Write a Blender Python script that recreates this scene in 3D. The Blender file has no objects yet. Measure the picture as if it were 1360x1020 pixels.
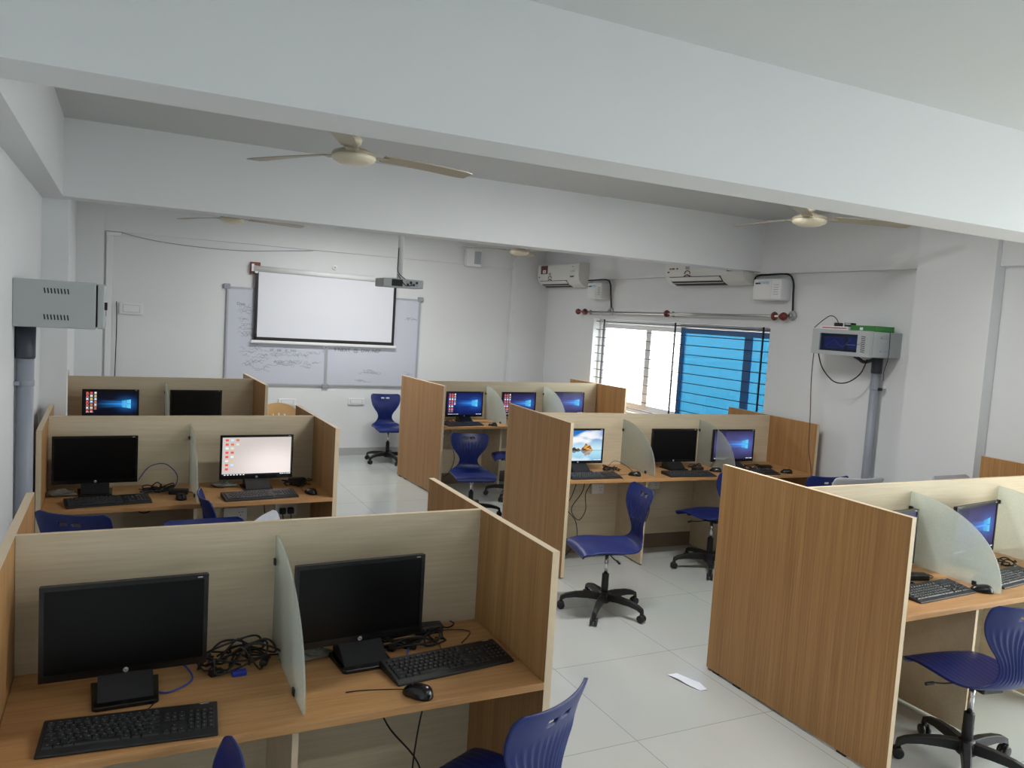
import bpy, bmesh, math, random
from mathutils import Vector, Matrix
R = math.radians
PI = math.pi
sc = bpy.context.scene
COL = sc.collection
random.seed(7)
EXPO = 0.36
SKY = 7.5
LAMP = 42.0

# ------------------------------------------------------------------ materials
def s2l(c):
    c = c / 255.0
    return c / 12.92 if c <= 0.04045 else ((c + 0.055) / 1.055) ** 2.4
def rgb(r, g, b):
    return (s2l(r), s2l(g), s2l(b), 1.0)
def new_mat(name):
    m = bpy.data.materials.new(name); m.use_nodes = True
    nt = m.node_tree
    return m, nt, nt.nodes['Principled BSDF']
def plain(name, col, rough=0.5, metal=0.0, spec=0.5, noise=0.0, nscale=40.0, bump=0.0):
    m, nt, b = new_mat(name)
    b.inputs['Roughness'].default_value = rough
    b.inputs['Metallic'].default_value = metal
    b.inputs['Specular IOR Level'].default_value = spec
    b.inputs['Base Color'].default_value = col
    tc = nt.nodes.new('ShaderNodeTexCoord')
    nz = nt.nodes.new('ShaderNodeTexNoise'); nz.inputs['Scale'].default_value = nscale
    nz.inputs['Detail'].default_value = 3
    nt.links.new(tc.outputs['Object'], nz.inputs['Vector'])
    if noise:
        rp = nt.nodes.new('ShaderNodeMix'); rp.data_type = 'RGBA'
        rp.inputs['A'].default_value = tuple(c * (1 - noise) for c in col[:3]) + (1,)
        rp.inputs['B'].default_value = tuple(min(1, c * (1 + noise)) for c in col[:3]) + (1,)
        nt.links.new(nz.outputs['Fac'], rp.inputs['Factor'])
        nt.links.new(rp.outputs['Result'], b.inputs['Base Color'])
    if bump:
        bp = nt.nodes.new('ShaderNodeBump'); bp.inputs['Strength'].default_value = bump
        bp.inputs['Distance'].default_value = 0.002
        nt.links.new(nz.outputs['Fac'], bp.inputs['Height'])
        nt.links.new(bp.outputs['Normal'], b.inputs['Normal'])
    return m
def wood(name, dark, light, scale, rough=0.45, bands=0.5):
    m, nt, b = new_mat(name)
    tc = nt.nodes.new('ShaderNodeTexCoord')
    mp = nt.nodes.new('ShaderNodeMapping'); mp.inputs['Scale'].default_value = scale
    nt.links.new(tc.outputs['Object'], mp.inputs['Vector'])
    n1 = nt.nodes.new('ShaderNodeTexNoise'); n1.inputs['Scale'].default_value = 1.0
    n1.inputs['Detail'].default_value = 6; n1.inputs['Roughness'].default_value = 0.7
    nt.links.new(mp.outputs['Vector'], n1.inputs['Vector'])
    n2 = nt.nodes.new('ShaderNodeTexNoise'); n2.inputs['Scale'].default_value = 0.12
    n2.inputs['Detail'].default_value = 2
    nt.links.new(mp.outputs['Vector'], n2.inputs['Vector'])
    ma = nt.nodes.new('ShaderNodeMath'); ma.operation = 'MULTIPLY_ADD'
    ma.inputs[1].default_value = bands
    nt.links.new(n2.outputs['Fac'], ma.inputs[0]); nt.links.new(n1.outputs['Fac'], ma.inputs[2])
    cr = nt.nodes.new('ShaderNodeValToRGB')
    cr.color_ramp.elements[0].position = 0.3 + bands * 0.5 - 0.1; cr.color_ramp.elements[0].color = dark
    cr.color_ramp.elements[1].position = 0.7 + bands * 0.5; cr.color_ramp.elements[1].color = light
    nt.links.new(ma.outputs[0], cr.inputs['Fac'])
    nt.links.new(cr.outputs['Color'], b.inputs['Base Color'])
    b.inputs['Roughness'].default_value = rough
    b.inputs['Specular IOR Level'].default_value = 0.3
    return m
M = {}
M['wall'] = plain('white_wall_paint', rgb(226, 229, 232), 0.75, spec=0.25, noise=0.015, nscale=3.0, bump=0.05)
M['ceil'] = plain('white_ceiling_paint', rgb(208, 210, 211), 0.8, spec=0.2, noise=0.015, nscale=2.0)
M['oak_v'] = wood('oak_laminate_vertical', rgb(140, 99, 58), rgb(186, 144, 96), (110, 110, 1.6))
M['oak_h'] = wood('oak_laminate_top', rgb(158, 112, 68), rgb(196, 152, 104), (3.0, 60, 60), 0.4)
M['ash'] = wood('pale_ash_laminate', rgb(198, 183, 154), rgb(218, 205, 180), (3.5, 110, 110), 0.5, 0.45)
M['edge'] = plain('beech_edge_band', rgb(216, 196, 166), 0.5, noise=0.05)
M['kick'] = plain('brown_kick_board', rgb(120, 105, 90), 0.6, noise=0.08)
M['blue'] = plain('blue_plastic', rgb(22, 38, 102), 0.36, spec=0.4, noise=0.04, nscale=120)
M['glare_shell'] = plain('pale_glare_plastic', rgb(176, 180, 190), 0.45, noise=0.02)  # pale colour stands in for glare on chair backs
M['tan'] = plain('tan_plastic', rgb(206, 170, 118), 0.45, noise=0.03)
M['black'] = plain('black_plastic', rgb(26, 26, 28), 0.45, noise=0.05, nscale=200)
M['black_gloss'] = plain('black_gloss_plastic', rgb(14, 14, 15), 0.25, noise=0.02)
M['key'] = plain('key_plastic', rgb(24, 25, 28), 0.4, noise=0.03)
M['off_screen'] = plain('dark_screen', rgb(5, 5, 6), 0.3, spec=0.25, noise=0.02, nscale=3)
M['rubber'] = plain('black_cable_rubber', rgb(20, 19, 20), 0.5, noise=0.05)
M['bluecable'] = plain('blue_cable', rgb(40, 70, 150), 0.5, noise=0.05)
M['chrome'] = plain('chrome', rgb(205, 205, 205), 0.18, metal=1.0, noise=0.01)
M['steel'] = plain('brushed_steel', rgb(180, 178, 175), 0.3, metal=0.9, noise=0.03)
M['alu'] = plain('aluminium_trim', rgb(176, 180, 188), 0.4, metal=0.4, noise=0.02)
M['cab_grey'] = plain('grey_powder_coat', rgb(172, 178, 180), 0.55, noise=0.02, nscale=300)
M['slot'] = plain('dark_slot', rgb(30, 32, 34), 0.7, noise=0.05)
M['pipe_grey'] = plain('grey_pvc', rgb(150, 156, 168), 0.45, noise=0.03)
M['pipe_dark'] = plain('dark_grey_pvc', rgb(62, 66, 76), 0.45, noise=0.03)
M['cream'] = plain('cream_enamel', rgb(216, 208, 186), 0.35, noise=0.03)
M['cream_dark'] = plain('dusty_cream_enamel', rgb(166, 157, 138), 0.4, noise=0.05)
M['ac'] = plain('white_abs', rgb(224, 225, 222), 0.35, noise=0.01)
M['white'] = plain('white_plastic', rgb(232, 234, 236), 0.4, noise=0.01)
M['board'] = plain('whiteboard_enamel', rgb(202, 206, 220), 0.25, noise=0.015, nscale=4)
M['screen_fabric'] = plain('matt_screen_fabric', rgb(228, 231, 240), 0.8, spec=0.1, noise=0.008, nscale=3)
M['ink'] = plain('marker_ink', rgb(110, 114, 128), 0.6, noise=0.05)
M['maroon'] = plain('maroon_ring', rgb(112, 42, 36), 0.4, noise=0.05)
M['brownblock'] = plain('brown_wood_block', rgb(126, 72, 56), 0.6, noise=0.15, nscale=20)
M['red'] = plain('red_print', rgb(176, 40, 52), 0.5, noise=0.03)
M['darkred'] = plain('dark_red_print', rgb(96, 44, 52), 0.5, noise=0.03)
M['teal'] = plain('teal_print', rgb(88, 170, 190), 0.5, noise=0.03)
M['green'] = plain('green_cardboard', rgb(58, 128, 62), 0.6, noise=0.08)
M['silver_print'] = plain('silver_print', rgb(190, 192, 196), 0.35, noise=0.01)
M['legend'] = plain('key_legend', rgb(120, 122, 126), 0.5, noise=0.02)
M['ledblue'] = plain('blue_sticker', rgb(40, 60, 170), 0.4, noise=0.02)
M['paper'] = plain('white_paper', rgb(226, 232, 244), 0.6, noise=0.02)
M['bag'] = plain('clear_bag_plastic', rgb(104, 104, 98), 0.15, noise=0.25, nscale=60)
M['grille'] = plain('dark_blue_grille_paint', rgb(28, 30, 48), 0.5, noise=0.04)
M['plaster_out'] = plain('outside_plaster', rgb(232, 230, 226), 0.9, noise=0.04, nscale=1.0)
M['ground_out'] = plain('outside_paving', rgb(205, 203, 198), 0.9, noise=0.08, nscale=1.5)

def floor_mat():
    m, nt, b = new_mat('white_vitrified_tile')
    tc = nt.nodes.new('ShaderNodeTexCoord')
    mp = nt.nodes.new('ShaderNodeMapping'); mp.inputs['Location'].default_value = (0.18, 0.3, 0)
    br = nt.nodes.new('ShaderNodeTexBrick'); br.offset = 0.0
    br.inputs['Scale'].default_value = 1.0
    br.inputs['Brick Width'].default_value = 0.8; br.inputs['Row Height'].default_value = 0.8
    br.inputs['Mortar Size'].default_value = 0.0022; br.inputs['Mortar Smooth'].default_value = 0.2
    br.inputs['Color1'].default_value = rgb(196, 200, 198); br.inputs['Color2'].default_value = rgb(192, 197, 195)
    br.inputs['Mortar'].default_value = rgb(150, 152, 150)
    nt.links.new(tc.outputs['Object'], mp.inputs['Vector']); nt.links.new(mp.outputs['Vector'], br.inputs['Vector'])
    nz = nt.nodes.new('ShaderNodeTexNoise'); nz.inputs['Scale'].default_value = 2.0; nz.inputs['Detail'].default_value = 5
    nt.links.new(tc.outputs['Object'], nz.inputs['Vector'])
    mx = nt.nodes.new('ShaderNodeMix'); mx.data_type = 'RGBA'; mx.blend_type = 'MULTIPLY'; mx.inputs['Factor'].default_value = 0.12
    nt.links.new(br.outputs['Color'], mx.inputs['A']); nt.links.new(nz.outputs['Color'], mx.inputs['B'])
    nt.links.new(mx.outputs['Result'], b.inputs['Base Color'])
    b.inputs['Roughness'].default_value = 0.12
    b.inputs['Specular IOR Level'].default_value = 0.55
    return m
M['floor'] = floor_mat()

def frosted():
    m = bpy.data.materials.new('frosted_glass'); m.use_nodes = True
    nt = m.node_tree; nt.nodes.clear()
    out = nt.nodes.new('ShaderNodeOutputMaterial')
    tr = nt.nodes.new('ShaderNodeBsdfTransparent'); tr.inputs['Color'].default_value = (0.90, 0.93, 0.91, 1)
    pr = nt.nodes.new('ShaderNodeBsdfPrincipled')
    pr.inputs['Base Color'].default_value = rgb(212, 217, 212); pr.inputs['Roughness'].default_value = 0.28
    tl = nt.nodes.new('ShaderNodeBsdfTranslucent'); tl.inputs['Color'].default_value = rgb(212, 218, 212)
    a = nt.nodes.new('ShaderNodeMixShader'); a.inputs[0].default_value = 0.45
    c = nt.nodes.new('ShaderNodeMixShader')
    tc = nt.nodes.new('ShaderNodeTexCoord'); nz = nt.nodes.new('ShaderNodeTexNoise')
    nz.inputs['Scale'].default_value = 90; nt.links.new(tc.outputs['Object'], nz.inputs['Vector'])
    mr = nt.nodes.new('ShaderNodeMapRange'); mr.inputs['To Min'].default_value = 0.40; mr.inputs['To Max'].default_value = 0.48
    nt.links.new(nz.outputs['Fac'], mr.inputs['Value']); nt.links.new(mr.outputs['Result'], c.inputs[0])
    nt.links.new(pr.outputs[0], a.inputs[1]); nt.links.new(tl.outputs[0], a.inputs[2])
    nt.links.new(tr.outputs[0], c.inputs[1]); nt.links.new(a.outputs[0], c.inputs[2])
    nt.links.new(c.outputs[0], out.inputs['Surface'])
    return m
M['frost'] = frosted()
def clearglass(name, tint, gl=0.06):
    m = bpy.data.materials.new(name); m.use_nodes = True
    nt = m.node_tree; nt.nodes.clear()
    out = nt.nodes.new('ShaderNodeOutputMaterial')
    tr = nt.nodes.new('ShaderNodeBsdfTransparent'); tr.inputs['Color'].default_value = tint
    g = nt.nodes.new('ShaderNodeBsdfGlossy'); g.inputs['Roughness'].default_value = 0.03
    c = nt.nodes.new('ShaderNodeMixShader'); c.inputs[0].default_value = gl
    nt.links.new(tr.outputs[0], c.inputs[1]); nt.links.new(g.outputs[0], c.inputs[2])
    nt.links.new(c.outputs[0], out.inputs['Surface'])
    return m
M['blueglass'] = clearglass('blue_film_glass', (0.115, 0.28, 0.375, 1), 0.05)
M['clear'] = clearglass('clear_glass', (0.9, 0.93, 0.92, 1), 0.05)
M['smoke'] = clearglass('dark_tinted_glass', (0.45, 0.55, 0.75, 1), 0.04)

# ------------------------------------------------------------------ mesh builder
class MB:
    def __init__(s):
        s.v = []; s.f = []; s.mi = []; s.sm = []; s.mats = []
    def _m(s, mat):
        if mat not in s.mats: s.mats.append(mat)
        return s.mats.index(mat)
    def add(s, verts, faces, mat, smooth=False, tf=None):
        o = len(s.v); i = s._m(mat)
        for p in verts:
            p = Vector(p)
            s.v.append(tuple(tf @ p) if tf else tuple(p))
        for f in faces:
            s.f.append([k + o for k in f]); s.mi.append(i); s.sm.append(smooth)
        return s
    def box(s, a, b, mat, tf=None):
        x0, y0, z0 = a; x1, y1, z1 = b
        if x0 > x1: x0, x1 = x1, x0
        if y0 > y1: y0, y1 = y1, y0
        if z0 > z1: z0, z1 = z1, z0
        v = [(x0,y0,z0),(x1,y0,z0),(x1,y1,z0),(x0,y1,z0),(x0,y0,z1),(x1,y0,z1),(x1,y1,z1),(x0,y1,z1)]
        f = [(0,3,2,1),(4,5,6,7),(0,1,5,4),(1,2,6,5),(2,3,7,6),(3,0,4,7)]
        return s.add(v, f, mat, False, tf)
    def rbox(s, a, b, mat, r=0.004, seg=2, tf=None):
        bm = bmesh.new()
        bmesh.ops.create_cube(bm, size=1.0)
        c = [(a[i] + b[i]) / 2 for i in range(3)]; d = [abs(b[i] - a[i]) for i in range(3)]
        for v in bm.verts: v.co = Vector((c[0] + v.co.x * d[0], c[1] + v.co.y * d[1], c[2] + v.co.z * d[2]))
        r = min(r, min(d) * 0.45)
        bmesh.ops.bevel(bm, geom=bm.edges[:], offset=r, segments=seg, profile=0.5, affect='EDGES')
        bm.verts.index_update()
        s.add([v.co.copy() for v in bm.verts], [[v.index for v in f.verts] for f in bm.faces], mat, False, tf)
        bm.free(); return s
    def prism(s, pts, y0, y1, mat, axis='y', tf=None, smooth=False):
        n = len(pts)
        def P(p, h):
            if axis == 'y': return (p[0], h, p[1])
            if axis == 'x': return (h, p[0], p[1])
            return (p[0], p[1], h)
        v = [P(p, y0) for p in pts] + [P(p, y1) for p in pts]
        f = [list(range(n)), list(range(2 * n - 1, n - 1, -1))]
        f += [(i, i + n, (i + 1) % n + n, (i + 1) % n) for i in range(n)]
        return s.add(v, f, mat, smooth, tf)
    def lathe(s, prof, mat, seg=24, tf=None, smooth=True):
        v = []; f = []
        for (r, z) in prof:
            for k in range(seg):
                a = 2 * PI * k / seg; v.append((r * math.cos(a), r * math.sin(a), z))
        n = len(prof)
        for i in range(n - 1):
            for k in range(seg):
                k2 = (k + 1) % seg
                f.append((i * seg + k, i * seg + k2, (i + 1) * seg + k2, (i + 1) * seg + k))
        f.append(list(range(seg))[::-1]); f.append([(n - 1) * seg + k for k in range(seg)])
        return s.add(v, f, mat, smooth, tf)
    def tube(s, pts, r, mat, seg=8, spline=True, res=6, tf=None, caps=True):
        pts = [Vector(p) for p in pts]
        if spline and len(pts) > 2:
            q = []
            P = [pts[0]] + pts + [pts[-1]]
            for i in range(1, len(P) - 2):
                for k in range(res):
                    t = k / res
                    a, b, c, d = P[i-1], P[i], P[i+1], P[i+2]
                    q.append(0.5 * ((2*b) + (-a + c)*t + (2*a - 5*b + 4*c - d)*t*t + (-a + 3*b - 3*c + d)*t**3))
            q.append(pts[-1]); pts = q
        v = []; f = []
        up = Vector((0, 0, 1)); n = len(pts)
        prevx = None
        for i, p in enumerate(pts):
            d = (pts[min(i + 1, n - 1)] - pts[max(i - 1, 0)])
            if d.length < 1e-9: d = Vector((0, 0, 1))
            d.normalize()
            if prevx is None:
                x = d.cross(up)
                if x.length < 1e-3: x = d.cross(Vector((1, 0, 0)))
            else:
                x = prevx - d * prevx.dot(d)
                if x.length < 1e-6: x = d.cross(up)
            x.normalize(); prevx = x; y = d.cross(x)
            rr = r(i / (n - 1)) if callable(r) else r
            for k in range(seg):
                a = 2 * PI * k / seg
                v.append(p + x * (rr * math.cos(a)) + y * (rr * math.sin(a)))
        for i in range(n - 1):
            for k in range(seg):
                k2 = (k + 1) % seg
                f.append((i*seg + k, i*seg + k2, (i+1)*seg + k2, (i+1)*seg + k))
        if caps:
            f.append(list(range(seg))[::-1]); f.append([(n-1)*seg + k for k in range(seg)])
        return s.add(v, f, mat, True, tf)
    def cyl(s, p0, p1, r, mat, seg=16, tf=None):
        return s.tube([p0, p1], r, mat, seg, False, tf=tf)
    def mesh(s, name):
        me = bpy.data.meshes.new(name)
        me.from_pydata(s.v, [], s.f)
        for m in s.mats: me.materials.append(M[m] if isinstance(m, str) else m)
        me.polygons.foreach_set('material_index', s.mi)
        me.polygons.foreach_set('use_smooth', s.sm)
        bm = bmesh.new(); bm.from_mesh(me)
        bmesh.ops.recalc_face_normals(bm, faces=bm.faces[:]); bm.to_mesh(me); bm.free()
        me.update()
        return me
    def build(s, name, parent=None, loc=None, rz=0.0, bevel=0.0):
        o = bpy.data.objects.new(name, s.mesh(name)); COL.objects.link(o)
        if loc is not None: o.location = loc
        o.rotation_euler[2] = rz
        if parent is not None: o.parent = parent
        if bevel:
            b = o.modifiers.new('Bevel', 'BEVEL'); b.width = bevel; b.segments = 2; b.limit_method = 'ANGLE'
        return o

def tag(o, label, cat, group=None, kind=None):
    o['label'] = label; o['category'] = cat
    if group: o['group'] = group
    if kind: o['kind'] = kind
    return o
def empty(name, loc=(0, 0, 0), rz=0.0):
    o = bpy.data.objects.new(name, None); COL.objects.link(o)
    o.empty_display_size = 0.05
    o.location = loc; o.rotation_euler[2] = rz
    return o
def thing(name, label, cat, loc=(0, 0, 0), rz=0.0, group=None):
    return tag(empty(name, loc, rz), label, cat, group)
def struct(mb, name, parent=None, loc=None, bevel=0.0):
    o = mb.build(name, parent, loc, 0.0, bevel)
    if parent is None: o['kind'] = 'structure'
    return o
def copy_tree(o, parent=None):
    c = o.copy(); COL.objects.link(c)
    if parent is not None: c.parent = parent
    for ch in list(o.children): copy_tree(ch, c)
    return c
def text_mesh(txt, size, extrude=0.0004):
    cu = bpy.data.curves.new('lettering', 'FONT'); cu.body = txt; cu.size = size; cu.extrude = extrude
    cu.align_x = 'CENTER'; cu.align_y = 'CENTER'
    o = bpy.data.objects.new('lettering', cu); COL.objects.link(o)
    dg = bpy.context.evaluated_depsgraph_get()
    me = bpy.data.meshes.new_from_object(o.evaluated_get(dg))
    vs = [v.co.copy() for v in me.vertices]; fs = [list(p.vertices) for p in me.polygons]
    bpy.data.objects.remove(o); bpy.data.curves.remove(cu); bpy.data.meshes.remove(me)
    return vs, fs
# lettering laid on a plane that faces -Y
FACE_Y = Matrix.Rotation(PI / 2, 4, 'X')
# lettering on a plane that faces -X
FACE_X = Matrix.Rotation(-PI / 2, 4, 'Z') @ Matrix.Rotation(PI / 2, 4, 'X')

# ------------------------------------------------------------------ camera
cam = bpy.data.cameras.new('camera'); co = bpy.data.objects.new('camera', cam); COL.objects.link(co)
yaw, pitch, roll, F, HC = R(26.4787), R(4.7055), R(-3.54144), 1047.73, 1.94945
def ray(px, py):
    xx = (px - 680) / F; z2 = -(py - 510) / F
    cr, sr = math.cos(roll), math.sin(roll); x = xx * cr + z2 * sr; zz = -xx * sr + z2 * cr
    cp, sp = math.cos(pitch), math.sin(pitch); y = cp + zz * sp; z = -sp + zz * cp
    cy, sy = math.cos(yaw), math.sin(yaw)
    return Vector((x * cy + y * sy, -x * sy + y * cy, z))
fw = ray(680, 510).normalized(); rt = (ray(681, 510) - ray(680, 510)).normalized(); up = rt.cross(fw)
mw = Matrix((rt, up, -fw)).transposed().to_4x4(); mw.translation = (0, 0, HC)
co.matrix_world = mw
cam.sensor_width = 36.0; cam.lens = 36.0 * F / 1360.0; cam.clip_start = 0.05
sc.camera = co
sc.view_settings.view_transform = 'Standard'; sc.view_settings.look = 'None'
sc.view_settings.gamma = 1.0; sc.view_settings.use_curve_mapping = False
sc.view_settings.exposure = EXPO

# ------------------------------------------------------------------ room shell
XL, XR, YF, YB, ZC = -0.48, 5.58, 10.3, -3.6, 3.04
ZB = 2.55
T = 0.2
struct(MB().box((XL - T, YB - T, -0.15), (XR + T, YF + T, 0), 'floor'), 'floor')
struct(MB().box((XL - T, YB - T, ZC), (XR + T, YF + T, ZC + 0.15), 'ceil'), 'ceiling')
struct(MB().box((XL - T, YF, 0), (XR + T, YF + T, ZC), 'wall'), 'wall_front')
struct(MB().box((XL - T, YB - T, 0), (XL, YF, ZC), 'wall'), 'wall_left')
# right wall: an opening in view (window_1) and one beside the camera (window_2)
W1 = (5.72, 8.90, 0.90, 2.02)
W2 = (-1.3, 2.35, 0.35, 2.5)
w = MB()
w.box((XR, YB - T, 0), (XR + T, W2[0], ZC), 'wall')
w.box((XR, W2[0], 0), (XR + T, W2[1], W2[2]), 'wall'); w.box((XR, W2[0], W2[3]), (XR + T, W2[1], ZC), 'wall')
w.box((XR, W2[1], 0), (XR + T, W1[0], ZC), 'wall')
w.box((XR, W1[0], 0), (XR + T, W1[1], W1[2]), 'wall'); w.box((XR, W1[0], W1[3]), (XR + T, W1[1], ZC), 'wall')
w.box((XR, W1[1], 0), (XR + T, YF, ZC), 'wall')
struct(w, 'wall_right')
struct(MB().box((XL - T, YB - T, 0), (XR + T, YB, ZC), 'wall'), 'wall_back')
# beams and columns
struct(MB().box((-0.35, 2.52, ZB), (XR, 2.77, ZC), 'wall'), 'trim_1')
struct(MB().box((-0.35, 5.84, ZB), (XR, 6.05, ZC), 'wall'), 'trim_2')
struct(MB().box((XL, YB, ZB), (-0.35, 6.05, ZC), 'wall'), 'trim_3')
struct(MB().box((XR - 0.06, YB, 2.53), (XR, YF, ZC), 'wall'), 'trim_4')
struct(MB().box((XL, YF - 0.03, 2.67), (XR, YF, ZC), 'wall'), 'trim_5')
struct(MB().box((XL, 6.05, 0), (-0.326, 6.2, ZC), 'wall'), 'trim_6')
struct(MB().box((XR - 0.11, 3.516, 0), (XR, 4.13, ZC), 'wall'), 'trim_7')
struct(MB().box((XL, YF - 0.1, 0), (-0.2, YF, ZC), 'wall'), 'trim_8')
struct(MB().box((5.02, YF - 0.1, 0), (XR, YF, ZC), 'wall'), 'trim_9')
struct(MB().box((-0.2, YF - 0.012, 0), (5.02, YF, 0.1), plain('grey_skirting_tile', rgb(176, 178, 178), 0.25, noise=0.04)), 'baseboard_front')
struct(MB().box((XR - 0.012, 4.13, 0), (XR, 10.2, 0.1), 'wall'), 'baseboard_right')

# window_1 : sliding window with a security grille
wn = empty('window_1'); wn['kind'] = 'structure'
y0, y1, z0, z1 = W1
f = MB(); xo = XR + 0.1; xi = XR + 0.15
f.box((xo, y0, z0), (xi, y0 + 0.04, z1), 'white'); f.box((xo, y1 - 0.04, z0), (xi, y1, z1), 'white')
f.box((xo + .001, y0 + .03, z1 - 0.05), (xi - .001, y1 - .03, z1 - .001), 'white'); f.box((xo + .001, y0 + .03, z0 + .001), (xi - .001, y1 - .03, z0 + 0.04), 'white')
f.build('frame', wn)
def sash(ya, yb, x, mat, bar, split=None):
    s = MB()
    s.box((x, ya, z0 + 0.04), (x + 0.025, ya + 0.055, z1 - 0.05), bar); s.box((x, yb - 0.055, z0 + 0.04), (x + 0.025, yb, z1 - 0.05), bar)
    s.box((x + .001, ya + .05, z1 - 0.11), (x + 0.024, yb - .05, z1 - 0.051), bar); s.box((x + .001, ya + .05, z0 + 0.041), (x + 0.024, yb - .05, z0 + 0.1), bar)
    if split: s.box((x + .002, split - 0.05, z0 + 0.06), (x + 0.023, split + 0.05, z1 - 0.07), bar)
    so = s.build('sash', wn)
    MB().box((x + 0.009, ya + 0.05, z0 + 0.09), (x + 0.015, yb - 0.05, z1 - 0.1), mat).build('glass', so)
M['sashblue'] = plain('blue_tinted_sash', rgb(40, 96, 150), 0.4, noise=0.03)
sash(y0 + 0.04, 7.2, xo + 0.004, 'blueglass', 'sashblue', 6.12)
sash(7.16, y1 - 0.04, xo + 0.034, 'clear', 'white', 7.85)
g = MB()
nb = 11
for k in range(nb):
    z = z0 + 0.04 + k * (z1 - z0 - 0.07) / (nb - 1)
    g.cyl((XR + 0.05, y0, z), (XR + 0.05, y1, z), 0.0045, 'grille', 8)
for yy in (5.86, 7.24, 8.72):
    g.box((XR + 0.042, yy - 0.006, z0), (XR + 0.058, yy + 0.006, z1), 'grille')
g.build('grille', wn)
for i, W in ((2, W2),):
    q = empty('window_%d' % i); q['kind'] = 'structure'
    f = MB()
    f.box((xo, W[0], W[2]), (xi, W[0] + 0.05, W[3]), 'white'); f.box((xo, W[1] - 0.05, W[2]), (xi, W[1], W[3]), 'white')
    f.box((xo + .001, W[0] + .04, W[2] + .001), (xi - .001, W[1] - .04, W[2] + 0.05), 'white'); f.box((xo + .001, W[0] + .04, W[3] - 0.05), (xi - .001, W[1] - .04, W[3] - .001), 'white')
    f.box((xo + .002, (W[0] + W[1]) / 2 - 0.03, W[2] + .04), (xi - .002, (W[0] + W[1]) / 2 + 0.03, W[3] - .04), 'white')
    f.build('frame', q)
    wm = (W[0] + W[1]) / 2
    for a_, b_ in ((W[0] + .05, wm - .03), (wm + .03, W[1] - .05)):
        MB().box((xo + .02, a_, W[2] + .05), (xo + .026, b_, W[3] - .05), 'clear').build('glass', q)
# outside: paved yard and the pale house across it, seen through the window
o = struct(MB().box((XR + T, -8, -0.4), (30, 24, -0.3), 'ground_out'), 'ground_outside')
hs = empty('house_outside'); hs['kind'] = 'structure'
MB().box((13.0, 8.0, -0.3), (18.0, 20.0, 3.1), 'plaster_out').build('wall', hs)
b = MB(); b.box((12.6, 7.6, 3.1), (18.4, 20.4, 3.35), 'plaster_out'); b.build('roof', hs)
MB().box((12.94, 10.2, 0.3), (12.999, 11.0, 2.2), 'paper').build('door', hs)

# ------------------------------------------------------------------ light
wd = bpy.data.worlds.new('sky'); sc.world = wd; wd.use_nodes = True
nt = wd.node_tree; bg = nt.nodes['Background']
bg.inputs['Color'].default_value = (1.0, 0.985, 0.985, 1); bg.inputs['Strength'].default_value = SKY
def portal(name, loc, rot, sx, sy):
    l = bpy.data.lights.new(name, 'AREA'); l.shape = 'RECTANGLE'; l.size = sx; l.size_y = sy
    l.cycles.is_portal = True
    o = bpy.data.objects.new(name, l); COL.objects.link(o); o.location = loc; o.rotation_euler = rot
portal('sky_portal', (XR + T + 0.01, (W1[0] + W1[1]) / 2, (W1[2] + W1[3]) / 2), (0, R(90), 0), W1[3] - W1[2], W1[1] - W1[0])
portal('sky_portal', (XR + T + 0.01, (W2[0] + W2[1]) / 2, (W2[2] + W2[3]) / 2), (0, R(90), 0), W2[3] - W2[2], W2[1] - W2[0])
def tube_light(x, y, z, w, lx, ly):
    l = bpy.data.lights.new('tube_light', 'AREA'); l.shape = 'RECTANGLE'; l.size = lx; l.size_y = ly
    l.energy = w; l.color = (1.0, 0.985, 0.95)
    o = bpy.data.objects.new('tube_light', l); COL.objects.link(o); o.location = (x, y, z)
for x, y, k in ((2.6, -0.8, 0.6), (2.95, 3.65, 1.1), (2.5, 8.6, 1.0)):
    tube_light(x, y, 2.985, LAMP * k, 1.2, 0.10)

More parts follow.
